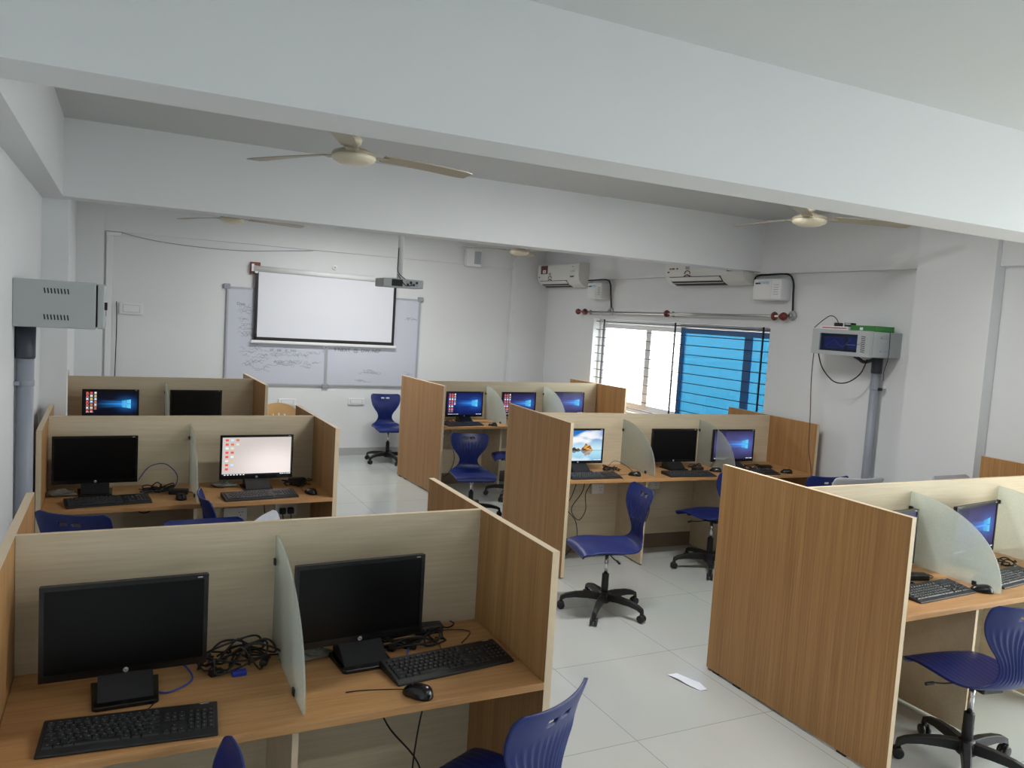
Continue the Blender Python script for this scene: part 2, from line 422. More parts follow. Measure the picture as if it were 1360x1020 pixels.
# ------------------------------------------------------------------ computer desks (double-sided carrels)
DH, PH, PT = 0.76, 1.2, 0.025
def make_desk(label, bays, length, depth, loc, rz, left_panel=True, lowkick=True):
    """origin: near-left outer corner at floor level"""
    t = thing('computer_desk', label, 'desk', loc, rz, 'double-sided computer desks')
    L, D = length, depth; m = D * 0.495
    def endp(x):
        b = MB(); b.box((x, 0, 0.012), (x + PT, D, PH), 'oak_v'); o = b.build('end_panel', t)
        e = MB()
        e.box((x - 0.0006, -0.0012, 0.012), (x + PT + 0.0006, 0.0, PH + 0.0006), 'edge')
        e.box((x - 0.0006, D, 0.012), (x + PT + 0.0006, D + 0.0012, PH + 0.0006), 'edge')
        e.box((x - 0.0006, -0.0012, PH), (x + PT + 0.0006, D + 0.0012, PH + 0.0012), 'edge')
        e.build('edge_band', o)
        for yy in (0.05, 0.22, D - 0.27, D - 0.10):
            MB().box((x + 0.002, yy, 0), (x + PT - 0.002, yy + 0.05, 0.0125), 'slot').build('foot', o)
    if left_panel: endp(0)
    endp(L - PT)
    xa, xb = (PT if left_panel else 0.0) + 0.0008, L - PT - 0.0008
    b = MB(); b.box((xa, m, 0.13), (xb, m + 0.018, PH - 0.001), 'ash'); o = b.build('back_panel', t)
    e = MB(); e.box((xa, m - 0.0006, PH - 0.001), (xb, m + 0.0186, PH + 0.0004), 'edge'); e.build('edge_band', o)
    MB().box((xa, m + 0.004, 0.0), (xb, m + 0.016, 0.13), 'kick').build('kick_board', t)
    for s in (0, 1):
        d = MB()
        if s == 0: d.rbox((xa, -0.002, DH - 0.025), (xb, m - 0.0006, DH), 'oak_h', 0.002)
        else: d.rbox((xa, m + 0.0186, DH - 0.025), (xb, D - 0.0, DH), 'oak_h', 0.002)
        d.build('desktop', t)
    for k in range(1, bays):
        x = xa + (xb - xa) * k / bays
        for s in (0, 1):
            sg = 1 if s == 0 else -1
            yb = m - 0.0006 if s == 0 else m + 0.0186
            d = MB(); d.box((x - 0.009, yb, 0.012), (x + 0.009, yb - sg * 0.43, DH - 0.0255), 'ash'); o = d.build('support_panel', t)
            e = MB(); e.box((x - 0.0096, yb - sg * 0.43, 0.012), (x + 0.0096, yb - sg * 0.4312, DH - 0.0255), 'edge'); e.build('edge_band', o)
            # frosted glass divider, a quarter oval
            pts = [(yb, DH + 0.001)]
            for i in range(25):
                a = i / 24 * PI / 2
                pts.append((yb - sg * 0.535 * math.sin(a) ** 1.0, DH + 0.001 + 0.39 * (math.cos(a) ** 0.92 if a < PI / 2 - 1e-6 else 0)))
            g = MB(); g.prism(pts, x - 0.003, x + 0.003, 'frost', axis='x'); go = g.build('glass_divider', t)
            for (yy, zz) in ((yb - sg * 0.012, DH + 0.30), (yb - sg * 0.40, DH + 0.012)):
                c = MB(); c.rbox((x - 0.009, yy - 0.011, zz - 0.011), (x + 0.009, yy + 0.011, zz + 0.011), 'black', 0.002); c.build('clip', go)
    return t
DESKS = {
 'RM': ((3.0285, 5.0495), -0.0568, 3, 2.434, 1.205, 'three-seat oak desk in the middle of the window side, holding the beach-picture monitor'),
 'RF': ((3.0741, 2.2188), -0.0024, 3, 2.340, 1.205, 'large three-seat oak desk nearest on the window side, its blank end panel facing the aisle'),
 'LF': ((-0.3036, 2.1811), 0.0, 2, 1.602, 1.165, 'nearest two-seat oak desk by the left wall, with two switched-off monitors'),
 'LM': ((-0.3977, 4.8328), 0.018, 2, 1.634, 1.166, 'two-seat oak desk by the left wall with one bright white screen on it'),
 'LB': ((-0.4317, 7.4598), 0.0327, 2, 1.658, 1.208, 'farthest two-seat oak desk by the left wall, in front of the whiteboard'),
 'RB': ((3.0593, 7.7483), 0.0519, 3, 2.425, 1.215, 'farthest three-seat oak desk on the window side, all three monitors lit'),
}
DROT = {}
for k, (p, rz, bays, L, D, lab) in DESKS.items():
    DROT[k] = rz
    make_desk(lab, bays, L, D, (p[0], p[1], 0), rz)
def at_desk(k, x, y, z=DH):
    """a point given in room coordinates, kept as is"""
    return (x, y, z)

# ------------------------------------------------------------------ screens : pictures are what the displays show
def lerp(a, b, t): return tuple(a[i] + (b[i] - a[i]) * t for i in range(3))
def smooth(a, b, x):
    t = max(0.0, min(1.0, (x - a) / (b - a))); return t * t * (3 - 2 * t)
def L3(r, g, b): return (s2l(r), s2l(g), s2l(b))
ICON = [L3(235, 225, 200), L3(235, 90, 70), L3(240, 240, 240), L3(230, 200, 120), L3(200, 230, 255), L3(225, 120, 90)]
def icons(u, v, cols, rows, c, light=False, redcols=()):
    # u 0..1 from the left, v 0..1 from the top, 16:9
    if 0.955 < v and u < 0.36:
        k = (u - 0.02) / 0.045
        if 0 <= k < 7 and 0.2 < k % 1 < 0.75 and 0.962 < v < 0.992: return L3(235, 240, 245)
    if 0.955 < v and u > 0.84 and 0.965 < v < 0.985 and int(u * 90) % 3: return L3(235, 240, 245)
    i = (u - 0.03) / 0.075; j = (v - 0.035) / 0.108
    if 0 <= i < len(cols) and 0 <= j < 9:
        ii, jj = int(i), int(j)
        if jj < cols[ii]:
            fu, fv = i - ii, j - jj
            if 0.2 < fu < 0.75 and 0.08 < fv < 0.58:
                h = (ii * 7 + jj * 13 + rows) % 6
                if ii in redcols: h = 1 if (jj % 3) != 2 else 2
                return ICON[h]
            if 0.15 < fu < 0.85 and 0.68 < fv < 0.82 and int(fu * 14) % 2: return L3(240, 240, 240) if not light else L3(205, 190, 185)
    return c
def pic_hero(base, cols, redcols=(), glow=1.0):
    def f(u, v):
        cx, cy = 0.80, 0.47
        c = lerp(base, tuple(x * 0.35 for x in base), smooth(0.25, 0.75, abs(v - cy) * 1.3 + (0.15 if u < 0.3 else 0)))
        # fan of light running left from the window
        if u < cx:
            w = 0.12 + 0.16 * (cx - u); d = abs(v - cy) / w
            beam = max(0.0, 1 - d) ** 1.3 * smooth(0.16, 0.72, u)
            stripe = 0.72 + 0.28 * math.cos((v - cy) / w * 11)
            c = tuple(c[i] + (0.03, 0.30, 0.85)[i] * beam * stripe * glow for i in range(3))
        g = math.exp(-(((u - cx) / 0.16) ** 2 + ((v - cy) / 0.2) ** 2))
        c = tuple(c[i] + (0.01, 0.12, 0.4)[i] * g * glow for i in range(3))
        # the four bright panes, wider on the right
        if 0.705 < u < 0.875:
            k = (u - 0.705) / 0.17; h = 0.115 + 0.05 * k
            if abs(v - cy) < h and not (abs(v - cy) < 0.008) and not (abs(u - 0.785) < 0.006):
                t = 0.55 + 0.45 * k
                c = tuple(max(c[i], (0.12, 0.62, 1.0)[i] * t * glow) for i in range(3))
        return icons(u, v, cols, 0, c, False, redcols)
    return f
def pic_beach(u, v):
    hz = 0.66
    def nz(x, y): return 0.5 * math.sin(x * 7.3 + 2.1 * math.sin(y * 5.1)) + 0.3 * math.sin(x * 17.1 + y * 13.7) + 0.2 * math.sin(x * 41 - y * 37)
    def sky(u, v):
        c = lerp(L3(20, 110, 190), L3(200, 232, 245), smooth(0.05, hz, v))
        d = v - 0.45 + 0.35 * u
        return lerp(c, L3(248, 250, 252), smooth(-0.25, 0.75, 0.75 * math.cos(d * 8.5) + 0.6 * nz(u * 1.3 - v, v * 2.2)) * (0.95 - 0.5 * smooth(0.7, 1.0, u) * smooth(0.4, 0.0, v)))
    c = sky(u, v) if v < hz else lerp(sky(u, 2 * hz - v), L3(120, 205, 230), 0.35)
    def rock(cx, w, h, base, lit):
        nonlocal c
        k = (u - cx) / w
        if abs(k) < 1:
            top = h * (1 - abs(k) ** 1.8) * (0.88 + 0.12 * math.sin(u * 70 + cx * 9))
            t = smooth(-0.5, 0.7, 0.5 * k + nz(u * 4, v * 5))
            if hz - top < v <= hz + 0.01: c = lerp(base, lit, t)
            elif hz < v < hz + top * 0.8: c = lerp(c, lerp(base, lit, t * 0.6), 0.75)
    rock(0.40, 0.09, 0.11, L3(50, 42, 38), L3(96, 74, 54))
    rock(0.49, 0.07, 0.07, L3(50, 42, 38), L3(110, 80, 54))
    rock(0.68, 0.13, 0.24, L3(110, 60, 34), L3(240, 180, 90))
    if abs(v - hz) < 0.005: c = L3(50, 70, 80)
    return icons(u, v, (), 0, c)
def pic_white(u, v):
    c = lerp(L3(246, 234, 230), L3(206, 196, 192), smooth(0.1, 0.75, math.hypot(u - 0.75, (v - 0.75))))
    if v > 0.955: c = L3(20, 24, 40)
    return icons(u, v, (8, 7, 2), 3, c, True, (0,))
SCREEN_E = 0.80
def screen_mat():
    m = bpy.data.materials.new('lit_display'); m.use_nodes = True
    nt = m.node_tree; nt.nodes.clear()
    out = nt.nodes.new('ShaderNodeOutputMaterial'); e = nt.nodes.new('ShaderNodeEmission')
    a = nt.nodes.new('ShaderNodeVertexColor'); a.layer_name = 'picture'
    nt.links.new(a.outputs['Color'], e.inputs['Color']); e.inputs['Strength'].default_value = SCREEN_E
    g = nt.nodes.new('ShaderNodeBsdfGlossy'); g.inputs['Roughness'].default_value = 0.25; g.inputs['Color'].default_value = (0.04, 0.04, 0.04, 1)
    ad = nt.nodes.new('ShaderNodeAddShader'); nt.links.new(e.outputs[0], ad.inputs[0]); nt.links.new(g.outputs[0], ad.inputs[1])
    nt.links.new(ad.outputs[0], out.inputs['Surface'])
    return m
M['lit'] = screen_mat()
def picture_mesh(fn, w, h, nx=128, ny=72):
    me = bpy.data.meshes.new('display_picture')
    vs = [(-w / 2 + w * i / nx, 0, -h / 2 + h * j / ny) for j in range(ny + 1) for i in range(nx + 1)]
    fs = [(j * (nx + 1) + i, j * (nx + 1) + i + 1, (j + 1) * (nx + 1) + i + 1, (j + 1) * (nx + 1) + i) for j in range(ny) for i in range(nx)]
    me.from_pydata(vs, [], fs); me.materials.append(M['lit'])
    at = me.color_attributes.new('picture', 'FLOAT_COLOR', 'CORNER')
    data = []
    for j in range(ny):
        for i in range(nx):
            c = fn((i + 0.5) / nx, 1 - (j + 0.5) / ny)
            data += [c[0], c[1], c[2], 1.0] * 4
    at.data.foreach_set('color', data)
    return me

# ------------------------------------------------------------------ monitors
MW, MHH = 0.455, 0.285
hpv, hpf = text_mesh('hp', 0.0125)
def make_monitor():
    t = empty('monitor')
    # local: front faces -Y, panel front at y = 0.03, base centred on origin
    zb = 0.058
    b = MB()
    b.rbox((-MW/2, 0.031, zb), (MW/2, 0.049, zb + MHH), 'black', 0.004)
    pts = [(-MW*0.40, zb + 0.03), (MW*0.40, zb + 0.03), (MW*0.36, zb + MHH - 0.03), (-MW*0.36, zb + MHH - 0.03)]
    b.prism(pts, 0.049, 0.068, 'black', 'y')
    b.build('back_shell', t)
    f = MB()
    x, z0_, z1_ = MW/2, zb, zb + MHH
    f.box((-x, 0.026, z0_), (x, 0.031, z0_ + 0.023), 'black_gloss'); f.box((-x, 0.026, z1_ - 0.014), (x, 0.031, z1_), 'black_gloss')
    f.box((-x, 0.026, z0_ + 0.023), (-x + 0.013, 0.031, z1_ - 0.014), 'black_gloss'); f.box((x - 0.013, 0.026, z0_ + 0.023), (x, 0.031, z1_ - 0.014), 'black_gloss')
    fo = f.build('bezel', t)
    lg = MB(); lg.lathe([(0.0075, 0), (0.0075, 0.0006)], 'silver_print', 20, tf=Matrix.Translation((0, 0.026, zb + 0.0115)) @ Matrix.Rotation(PI/2, 4, 'X'))
    lg.add(hpv, hpf, 'slot', False, Matrix.Translation((0, 0.0252, zb + 0.0125)) @ FACE_Y)
    lg.build('logo', fo)
    k = MB(); k.box((x - 0.032, 0.0256, z1_ - 0.009), (x - 0.018, 0.026, z1_ - 0.006), 'silver_print'); k.build('model_mark', fo)
    s = MB(); s.rbox((-0.05, 0.055, 0.012), (0.05, 0.085, 0.17), 'black', 0.006); s.prism([(-0.055, 0.0135), (0.085, 0.0135), (0.085, 0.075), (0.05, 0.075)], -0.075, 0.075, 'black', 'x'); s.build('stand', t)
    pts = [(-0.078, -0.082), (0.078, -0.082), (0.088, -0.072), (0.094, 0.09), (-0.094, 0.09), (-0.088, -0.072)]
    p = MB(); p.prism(pts, 0.0, 0.014, 'black_gloss', 'z'); p.build('base', t, bevel=0.003)
    return t
MON0 = make_monitor()
dw, dh_ = MW - 0.026, MHH - 0.037
off_me = MB().box((-dw/2, -0.0005, -dh_/2), (dw/2, 0.0005, dh_/2), 'off_screen').mesh('dark_display')
navy = L3(10, 20, 60); dark = L3(4, 8, 26); purp = L3(72, 70, 120)
PICS = {
 'hero_dark': picture_mesh(pic_hero(dark, (7, 7, 6), (0,)), dw, dh_),
 'hero_blue': picture_mesh(pic_hero(L3(18, 40, 110), (8, 8, 5), (0, 1)), dw, dh_),
 'hero_icons': picture_mesh(pic_hero(L3(44, 40, 92), (8, 8, 8), (0, 1)), dw, dh_),
 'hero_plain': picture_mesh(pic_hero(purp, ()), dw, dh_),
 'beach': picture_mesh(pic_beach, dw, dh_, 160, 90),
 'white': picture_mesh(pic_white, dw, dh_, 160, 90),
 'off': off_me,
}
first = [True]
def place_monitor(x, yfront, rz, pic, label, pz=DH):
    if first[0]: t = MON0; first[0] = False
    else: t = copy_tree(MON0)
    for ch in list(t.children):
        if ch.name.startswith('display'): bpy.data.objects.remove(ch)
    a = Vector((x, yfront)) - Vector((-0.03 * math.sin(rz), 0.03 * math.cos(rz)))
    t.location = (a.x, a.y, pz); t.rotation_euler[2] = rz
    tag(t, label, 'monitor', 'desktop monitors')
    d = bpy.data.objects.new('display', PICS[pic]); COL.objects.link(d); d.parent = t
    d.location = (0, 0.0296 if pic != 'off' else 0.0302, 0.058 + 0.023 + dh_/2)
    if pic != 'off': d['label'] = {'beach': 'lit screen with rocks on a beach under blue sky', 'white': 'bright white desktop with small icons'}.get(pic, 'lit dark blue desktop with a glowing four-pane window')
    return t
place_monitor(0.03, 2.545, R(0.5), 'off', 'largest-looking switched-off black monitor, leftmost on the nearest desk by the left wall')
place_monitor(0.75, 2.555, R(3), 'off', 'switched-off black monitor right of the frosted glass on the nearest left desk')
place_monitor(-0.125, 5.25, R(1.5), 'off', 'switched-off black monitor beside a loop of blue cable, left of the white screen')
place_monitor(0.80, 5.235, R(1.5), 'white', 'monitor showing a bright white desktop with icons down its left side')
place_monitor(-0.075, 7.86, R(1.9), 'hero_dark', 'lit dark blue monitor with icons, half hidden on the farthest left desk')
place_monitor(0.64, 7.90, R(1.9), 'off', 'switched-off dark monitor on the farthest left desk, right of the lit one')
place_monitor(3.325, 5.40, R(-3), 'beach', 'monitor showing rocks on a beach under a blue sky')
place_monitor(4.247, 5.35, R(-3), 'off', 'switched-off black monitor between the two frosted glass dividers of the middle window-side desk')
place_monitor(4.845, 5.285, R(-2), 'hero_plain', 'lit purple-blue monitor without icons, rightmost on the middle window-side desk')
place_monitor(3.48, 8.15, R(3), 'hero_blue', 'lit blue monitor with red icons beside the oak end panel of the farthest window-side desk')
place_monitor(4.18, 8.18, R(3), 'hero_icons', 'lit monitor with icons between the two frosted glass dividers of the farthest desk')
place_monitor(4.92, 8.30, R(3), 'hero_plain', 'lit monitor without icons, last on the farthest desk and nearest the window')
place_monitor(3.475, 2.635, R(2), 'hero_plain', 'lit monitor almost hidden behind the big oak end panel at lower right')
place_monitor(4.205, 2.655, R(8), 'hero_plain', 'lit monitor seen past the frosted glass at the right edge of the picture')

# ------------------------------------------------------------------ keyboards and mice
def make_keyboard():
    t = empty('keyboard')
    W, D = 0.44, 0.155
    # body: wedge, lower at the front (-Y)
    b = MB()
    prof = [(-D/2, 0.0), (D/2, 0.0), (D/2, 0.026), (D/2 - 0.01, 0.028), (-D/2 + 0.03, 0.014), (-D/2, 0.008)]
    b.prism(prof, -W/2, W/2, 'black', axis='x'); b.build('body', t, bevel=0.003)
    k = MB()
    def zt(y): return 0.014 + (y - (-D/2 + 0.03)) * 0.014 / (D - 0.04)
    def row(y, xs, d=0.0165):
        for (x0, x1) in xs:
            zz = zt(y)
            c0, c1 = (x0 + 0.001, y + 0.001), (x1 - 0.001, y + d - 0.001)
            v = [(c0[0], c0[1], zz - 0.001), (c1[0], c0[1], zz - 0.001), (c1[0], c1[1], zz), (c0[0], c1[1], zz),
                 (c0[0] + 0.002, c0[1] + 0.002, zz + 0.005), (c1[0] - 0.002, c0[1] + 0.002, zz + 0.005), (c1[0] - 0.002, c1[1] - 0.001, zz + 0.006), (c0[0] + 0.002, c1[1] - 0.001, zz + 0.006)]
            k.add(v, [(0,3,2,1),(4,5,6,7),(0,1,5,4),(1,2,6,5),(2,3,7,6),(3,0,4,7)], 'key')
            # printed legend
            xm, ym = (c0[0] + c1[0]) / 2, (c0[1] + c1[1]) / 2
            k.add([(xm - 0.0025, ym, zz + 0.0061), (xm + 0.002, ym, zz + 0.0061), (xm + 0.002, ym + 0.004, zz + 0.0064), (xm - 0.0025, ym + 0.004, zz + 0.0064)], [(0,1,2,3)], 'legend')
    p = 0.0185; X = -W/2 + 0.012
    y = -D/2 + 0.022
    row(y, [(X, X+.027), (X+.027, X+.05), (X+.05, X+.075), (X+.075, X+.185), (X+.185, X+.21), (X+.21, X+.235), (X+.235, X+.278)])
    for r, off in ((1, .042), (2, .034), (3, .028), (4, 0.0)):
        yy = y + r * 0.0185
        xs = ([(X, X + off)] if off else []) + [(X + off + i * p, X + off + (i + 1) * p) for i in range(int((0.278 - off - 0.025) / p))]
        xs.append((xs[-1][1], X + .278)); row(yy, xs)
    row(y + 5 * 0.0185 + 0.004, [(X + i * 0.0215, X + i * 0.0215 + 0.018) for i in range(13)], 0.014)
    for r in (0, 3, 4):
        row(y + r * 0.0185, [(X + .288 + i * p, X + .288 + (i + 1) * p) for i in range(3)])
    row(y + 0.0185, [(X + .288 + p, X + .288 + 2 * p)])
    for r in range(5):
        row(y + r * 0.0185, [(X + .350 + i * p * 0.93, X + .350 + (i + 1) * p * 0.93) for i in range(4)])
    k.build('keys', t)
    l = MB(); l.add(*text_mesh('logitech', 0.008), 'silver_print', False, Matrix.Translation((0.185, D/2 - 0.012, 0.0285)))
    l.build('maker_mark', t)
    return t
KB0 = make_keyboard()
def make_mouse():
    t = empty('mouse')
    b = MB(); nu, nv = 20, 12; vs = []; fs = []
    for j in range(nv + 1):
        ph = j / nv * PI / 2
        for i in range(nu):
            a = 2 * PI * i / nu
            rx, ry = 0.030, 0.052
            s_ = math.cos(ph) ** 0.6 if j < nv else 0.0
            ca, sa = math.cos(a), math.sin(a)
            x = rx * s_ * (abs(ca) ** 0.8) * (1 if ca > 0 else -1); yv = ry * s_ * (abs(sa) ** 0.85) * (1 if sa > 0 else -1)
            vs.append((x * (1 - 0.12 * (yv / ry)), yv, 0.002 + 0.034 * math.sin(ph) * (1 - 0.25 * (yv / ry))))
    for j in range(nv):
        for i in range(nu):
            i2 = (i + 1) % nu; fs.append((j*nu+i, j*nu+i2, (j+1)*nu+i2, (j+1)*nu+i))
    fs.append(list(range(nu))[::-1])
    b.add(vs, fs, 'black_gloss', True); b.build('shell', t)
    w = MB(); w.lathe([(0.007, -0.003), (0.009, -0.001), (0.009, 0.001), (0.007, 0.003)], 'slot', 16, tf=Matrix.Translation((0, 0.024, 0.026)) @ Matrix.Rotation(PI/2, 4, 'Y')); w.build('scroll_wheel', t)
    return t
MO0 = make_mouse()
kf, mf = [True], [True]
def place_keyboard(x, y, rz, label, cable=None):
    t = KB0 if kf[0] else copy_tree(KB0); kf[0] = False
    t.location = (x, y, DH); t.rotation_euler[2] = rz; tag(t, label, 'keyboard', 'black keyboards on the desks')
    for ch in list(t.children):
        if ch.name.startswith('cable'): bpy.data.objects.remove(ch)
    pts = cable or [(0.02, 0.075, 0.012), (0.03, 0.11, 0.003), (0.05, 0.17, 0.003), (0.02, 0.23, 0.003)]
    MB().tube(pts, 0.0018, 'rubber', 6).build('cable', t)
    return t
def place_mouse(x, y, rz, label, cable=None):
    t = MO0 if mf[0] else copy_tree(MO0); mf[0] = False
    t.location = (x, y, DH); t.rotation_euler[2] = rz; tag(t, label, 'mouse', 'black computer mice')
    for ch in list(t.children):
        if ch.name.startswith('cable'): bpy.data.objects.remove(ch)
    pts = cable or [(0, 0.048, 0.008), (0.01, 0.08, 0.002), (-0.02, 0.14, 0.002), (0.0, 0.22, 0.002)]
    MB().tube(pts, 0.0016, 'rubber', 6).build('cable', t)
    return t
place_keyboard(0.045, 2.285, R(-4.4), 'black keyboard lying in front of the leftmost nearest monitor')
place_keyboard(1.02, 2.405, R(6.5), 'black keyboard set at a slant beside the mouse on the nearest left desk')
place_keyboard(-0.05, 4.975, R(8), 'black keyboard on the left-wall desk behind the navy chair back with two holes')
place_keyboard(0.785, 4.965, R(6), 'black keyboard below the bright white screen')
place_keyboard(3.32, 5.14, R(-3), 'black keyboard below the beach-picture monitor')
place_keyboard(4.20, 5.07, R(-6), 'black keyboard below the switched-off monitor of the middle window-side desk')
place_keyboard(4.88, 5.05, R(-8), 'black keyboard below the rightmost lit monitor of the middle window-side desk')
place_keyboard(3.37, 7.89, R(7), 'black keyboard on the farthest window-side desk, first seat beside the oak panel')
place_keyboard(3.53, 2.395, R(3), 'black keyboard just right of the big oak end panel')
place_keyboard(4.17, 2.42, R(6), 'black keyboard cut by the right edge of the picture')
place_mouse(0.85, 2.232, R(40), 'glossy black mouse below the slanted keyboard on the nearest left desk', [(0, 0.048, 0.008), (-0.01, 0.09, 0.002), (-0.06, 0.16, 0.002), (-0.10, 0.20, 0.002)])
place_mouse(0.335, 5.0, R(5), 'black mouse left of the glass divider on the desk with the white screen')
place_mouse(1.10, 4.995, R(20), 'black mouse right of the keyboard below the white screen', [(0, 0.048, 0.008), (0, 0.09, 0.002), (0.03, 0.16, 0.002), (0.09, 0.22, 0.002)])
place_mouse(3.70, 5.13, R(60), 'black mouse beside the first glass divider of the middle window-side desk', [(0, 0.048, 0.008), (0, 0.09, 0.002), (-0.06, 0.14, 0.002), (-0.2, 0.10, 0.002)])
place_mouse(4.56, 5.165, R(50), 'black mouse beside the second glass divider of the middle window-side desk', [(0, 0.048, 0.008), (0, 0.09, 0.002), (-0.04, 0.12, 0.002), (-0.07, 0.15, 0.002)])
place_mouse(5.21, 5.0, R(60), 'black mouse rightmost on the middle window-side desk, by its end panel', [(0, 0.048, 0.008), (0, 0.09, 0.002), (0.1, 0.12, 0.002), (0.12, 0.2, 0.002)])
place_mouse(3.695, 7.83, R(60), 'black mouse on the farthest window-side desk beside its keyboard', [(0, 0.048, 0.008), (0, 0.07, 0.002), (0.04, 0.09, 0.002), (0.1, 0.09, 0.002)])
place_mouse(3.80, 2.335, R(50), 'black mouse against the frosted glass of the nearest window-side desk', [(0, 0.048, 0.008), (0.0, 0.08, 0.002), (-0.02, 0.13, 0.002), (-0.06, 0.2, 0.002)])

# ------------------------------------------------------------------ swivel chairs
def catmull(P, n):
    Q = [P[0]] + list(P) + [P[-1]]; out = []
    for i in range(1, len(Q) - 2):
        for k in range(n):
            t = k / n; a, b, c, d = Q[i-1], Q[i], Q[i+1], Q[i+2]
            out.append(tuple(0.5 * ((2*b[j]) + (-a[j] + c[j])*t + (2*a[j] - 5*b[j] + 4*c[j] - d[j])*t*t + (-a[j] + 3*b[j] - 3*c[j] + d[j])*t**3) for j in range(len(b))))
    out.append(tuple(P[-1])); return out
def shell_mesh(mat):
    # forward, height, half width, curl (sides move towards the sitter)
    ctl = [(.225, .418, .165, .0), (.222, .440, .195, .0), (.195, .462, .208, -.012), (.12, .466, .210, -.004), (.03, .456, .212, .006), (-.07, .446, .208, .012),
           (-.145, .448, .188, .016), (-.195, .470, .150, .016), (-.218, .515, .112, .012), (-.218, .565, .094, .010), (-.212, .615, .108, .012), (-.212, .665, .146, .020),
           (-.220, .715, .178, .030), (-.233, .765, .194, .038), (-.248, .812, .198, .038), (-.258, .842, .191, .036), (-.263, .858, .166, .031)]
    prof = catmull(ctl, 6)
    arc = [0.0]
    for i in range(1, len(prof)): arc.append(arc[-1] + math.hypot(prof[i][0] - prof[i-1][0], prof[i][1] - prof[i-1][1]))
    ns = 56; nt = len(prof); tot = arc[-1]
    bm = bmesh.new(); G = []
    for i, (f, z, hw, cu) in enumerate(prof):
        a, b = prof[max(i-1, 0)], prof[min(i+1, nt-1)]
        tx, tz = b[0] - a[0], b[1] - a[1]; l = math.hypot(tx, tz); nx, nz = tz / l, -tx / l   # towards the sitter / up is (-nz..)
        nx, nz = (tz / l, -tx / l)
        row = []
        for k in range(ns + 1):
            s = -1 + 2 * k / ns
            off = cu * (abs(s) ** 2.2)
            rib = 0.0
            fade = smooth(.49, .54, z) * (1 - smooth(.69 + .03 * (1 - s*s), .745 + .03 * (1 - s*s), z)) if f < -.12 else 0.0
            if abs(s) < 0.86: rib = -0.006 * fade * (0.5 - 0.5 * math.cos((s / 0.86 * 5.0 + 0.5) * 2 * PI)) ** 2
            sr = 0.0
            if f > -.16 and abs(s) < .9: sr = -0.0012 * (0.5 - 0.5 * math.cos(s / .9 * 6 * 2 * PI))
            d = off + rib + sr
            hw2 = hw
            row.append(bm.verts.new((s * hw2, f + nx * d, z + nz * d)))
        G.append(row)
    holes = [(-.034, tot - .052, .025, .0125), (.034, tot - .052, .025, .0125)]
    inside = lambda x, a: any(((x - cx) / rx) ** 2 + ((a - ca) / rz_) ** 2 < 1 for cx, ca, rx, rz_ in holes)
    for i in range(nt - 1):
        for k in range(ns):
            x = (G[i][k].co.x + G[i][k+1].co.x) / 2; a = (arc[i] + arc[i+1]) / 2
            if inside(x, a): continue
            bm.faces.new((G[i][k], G[i][k+1], G[i+1][k+1], G[i+1][k]))
    for v in [v for v in bm.verts if not v.link_faces]: bm.verts.remove(v)
    bm.normal_update()
    me = bpy.data.meshes.new('chair_shell'); bm.to_mesh(me); bm.free()
    me.materials.append(M[mat]); me.polygons.foreach_set('use_smooth', [True] * len(me.polygons))
    return me
SHELL = {'blue': shell_mesh('blue'), 'grey': shell_mesh('glare_shell')}  # the grey shell has glare painted into its colour
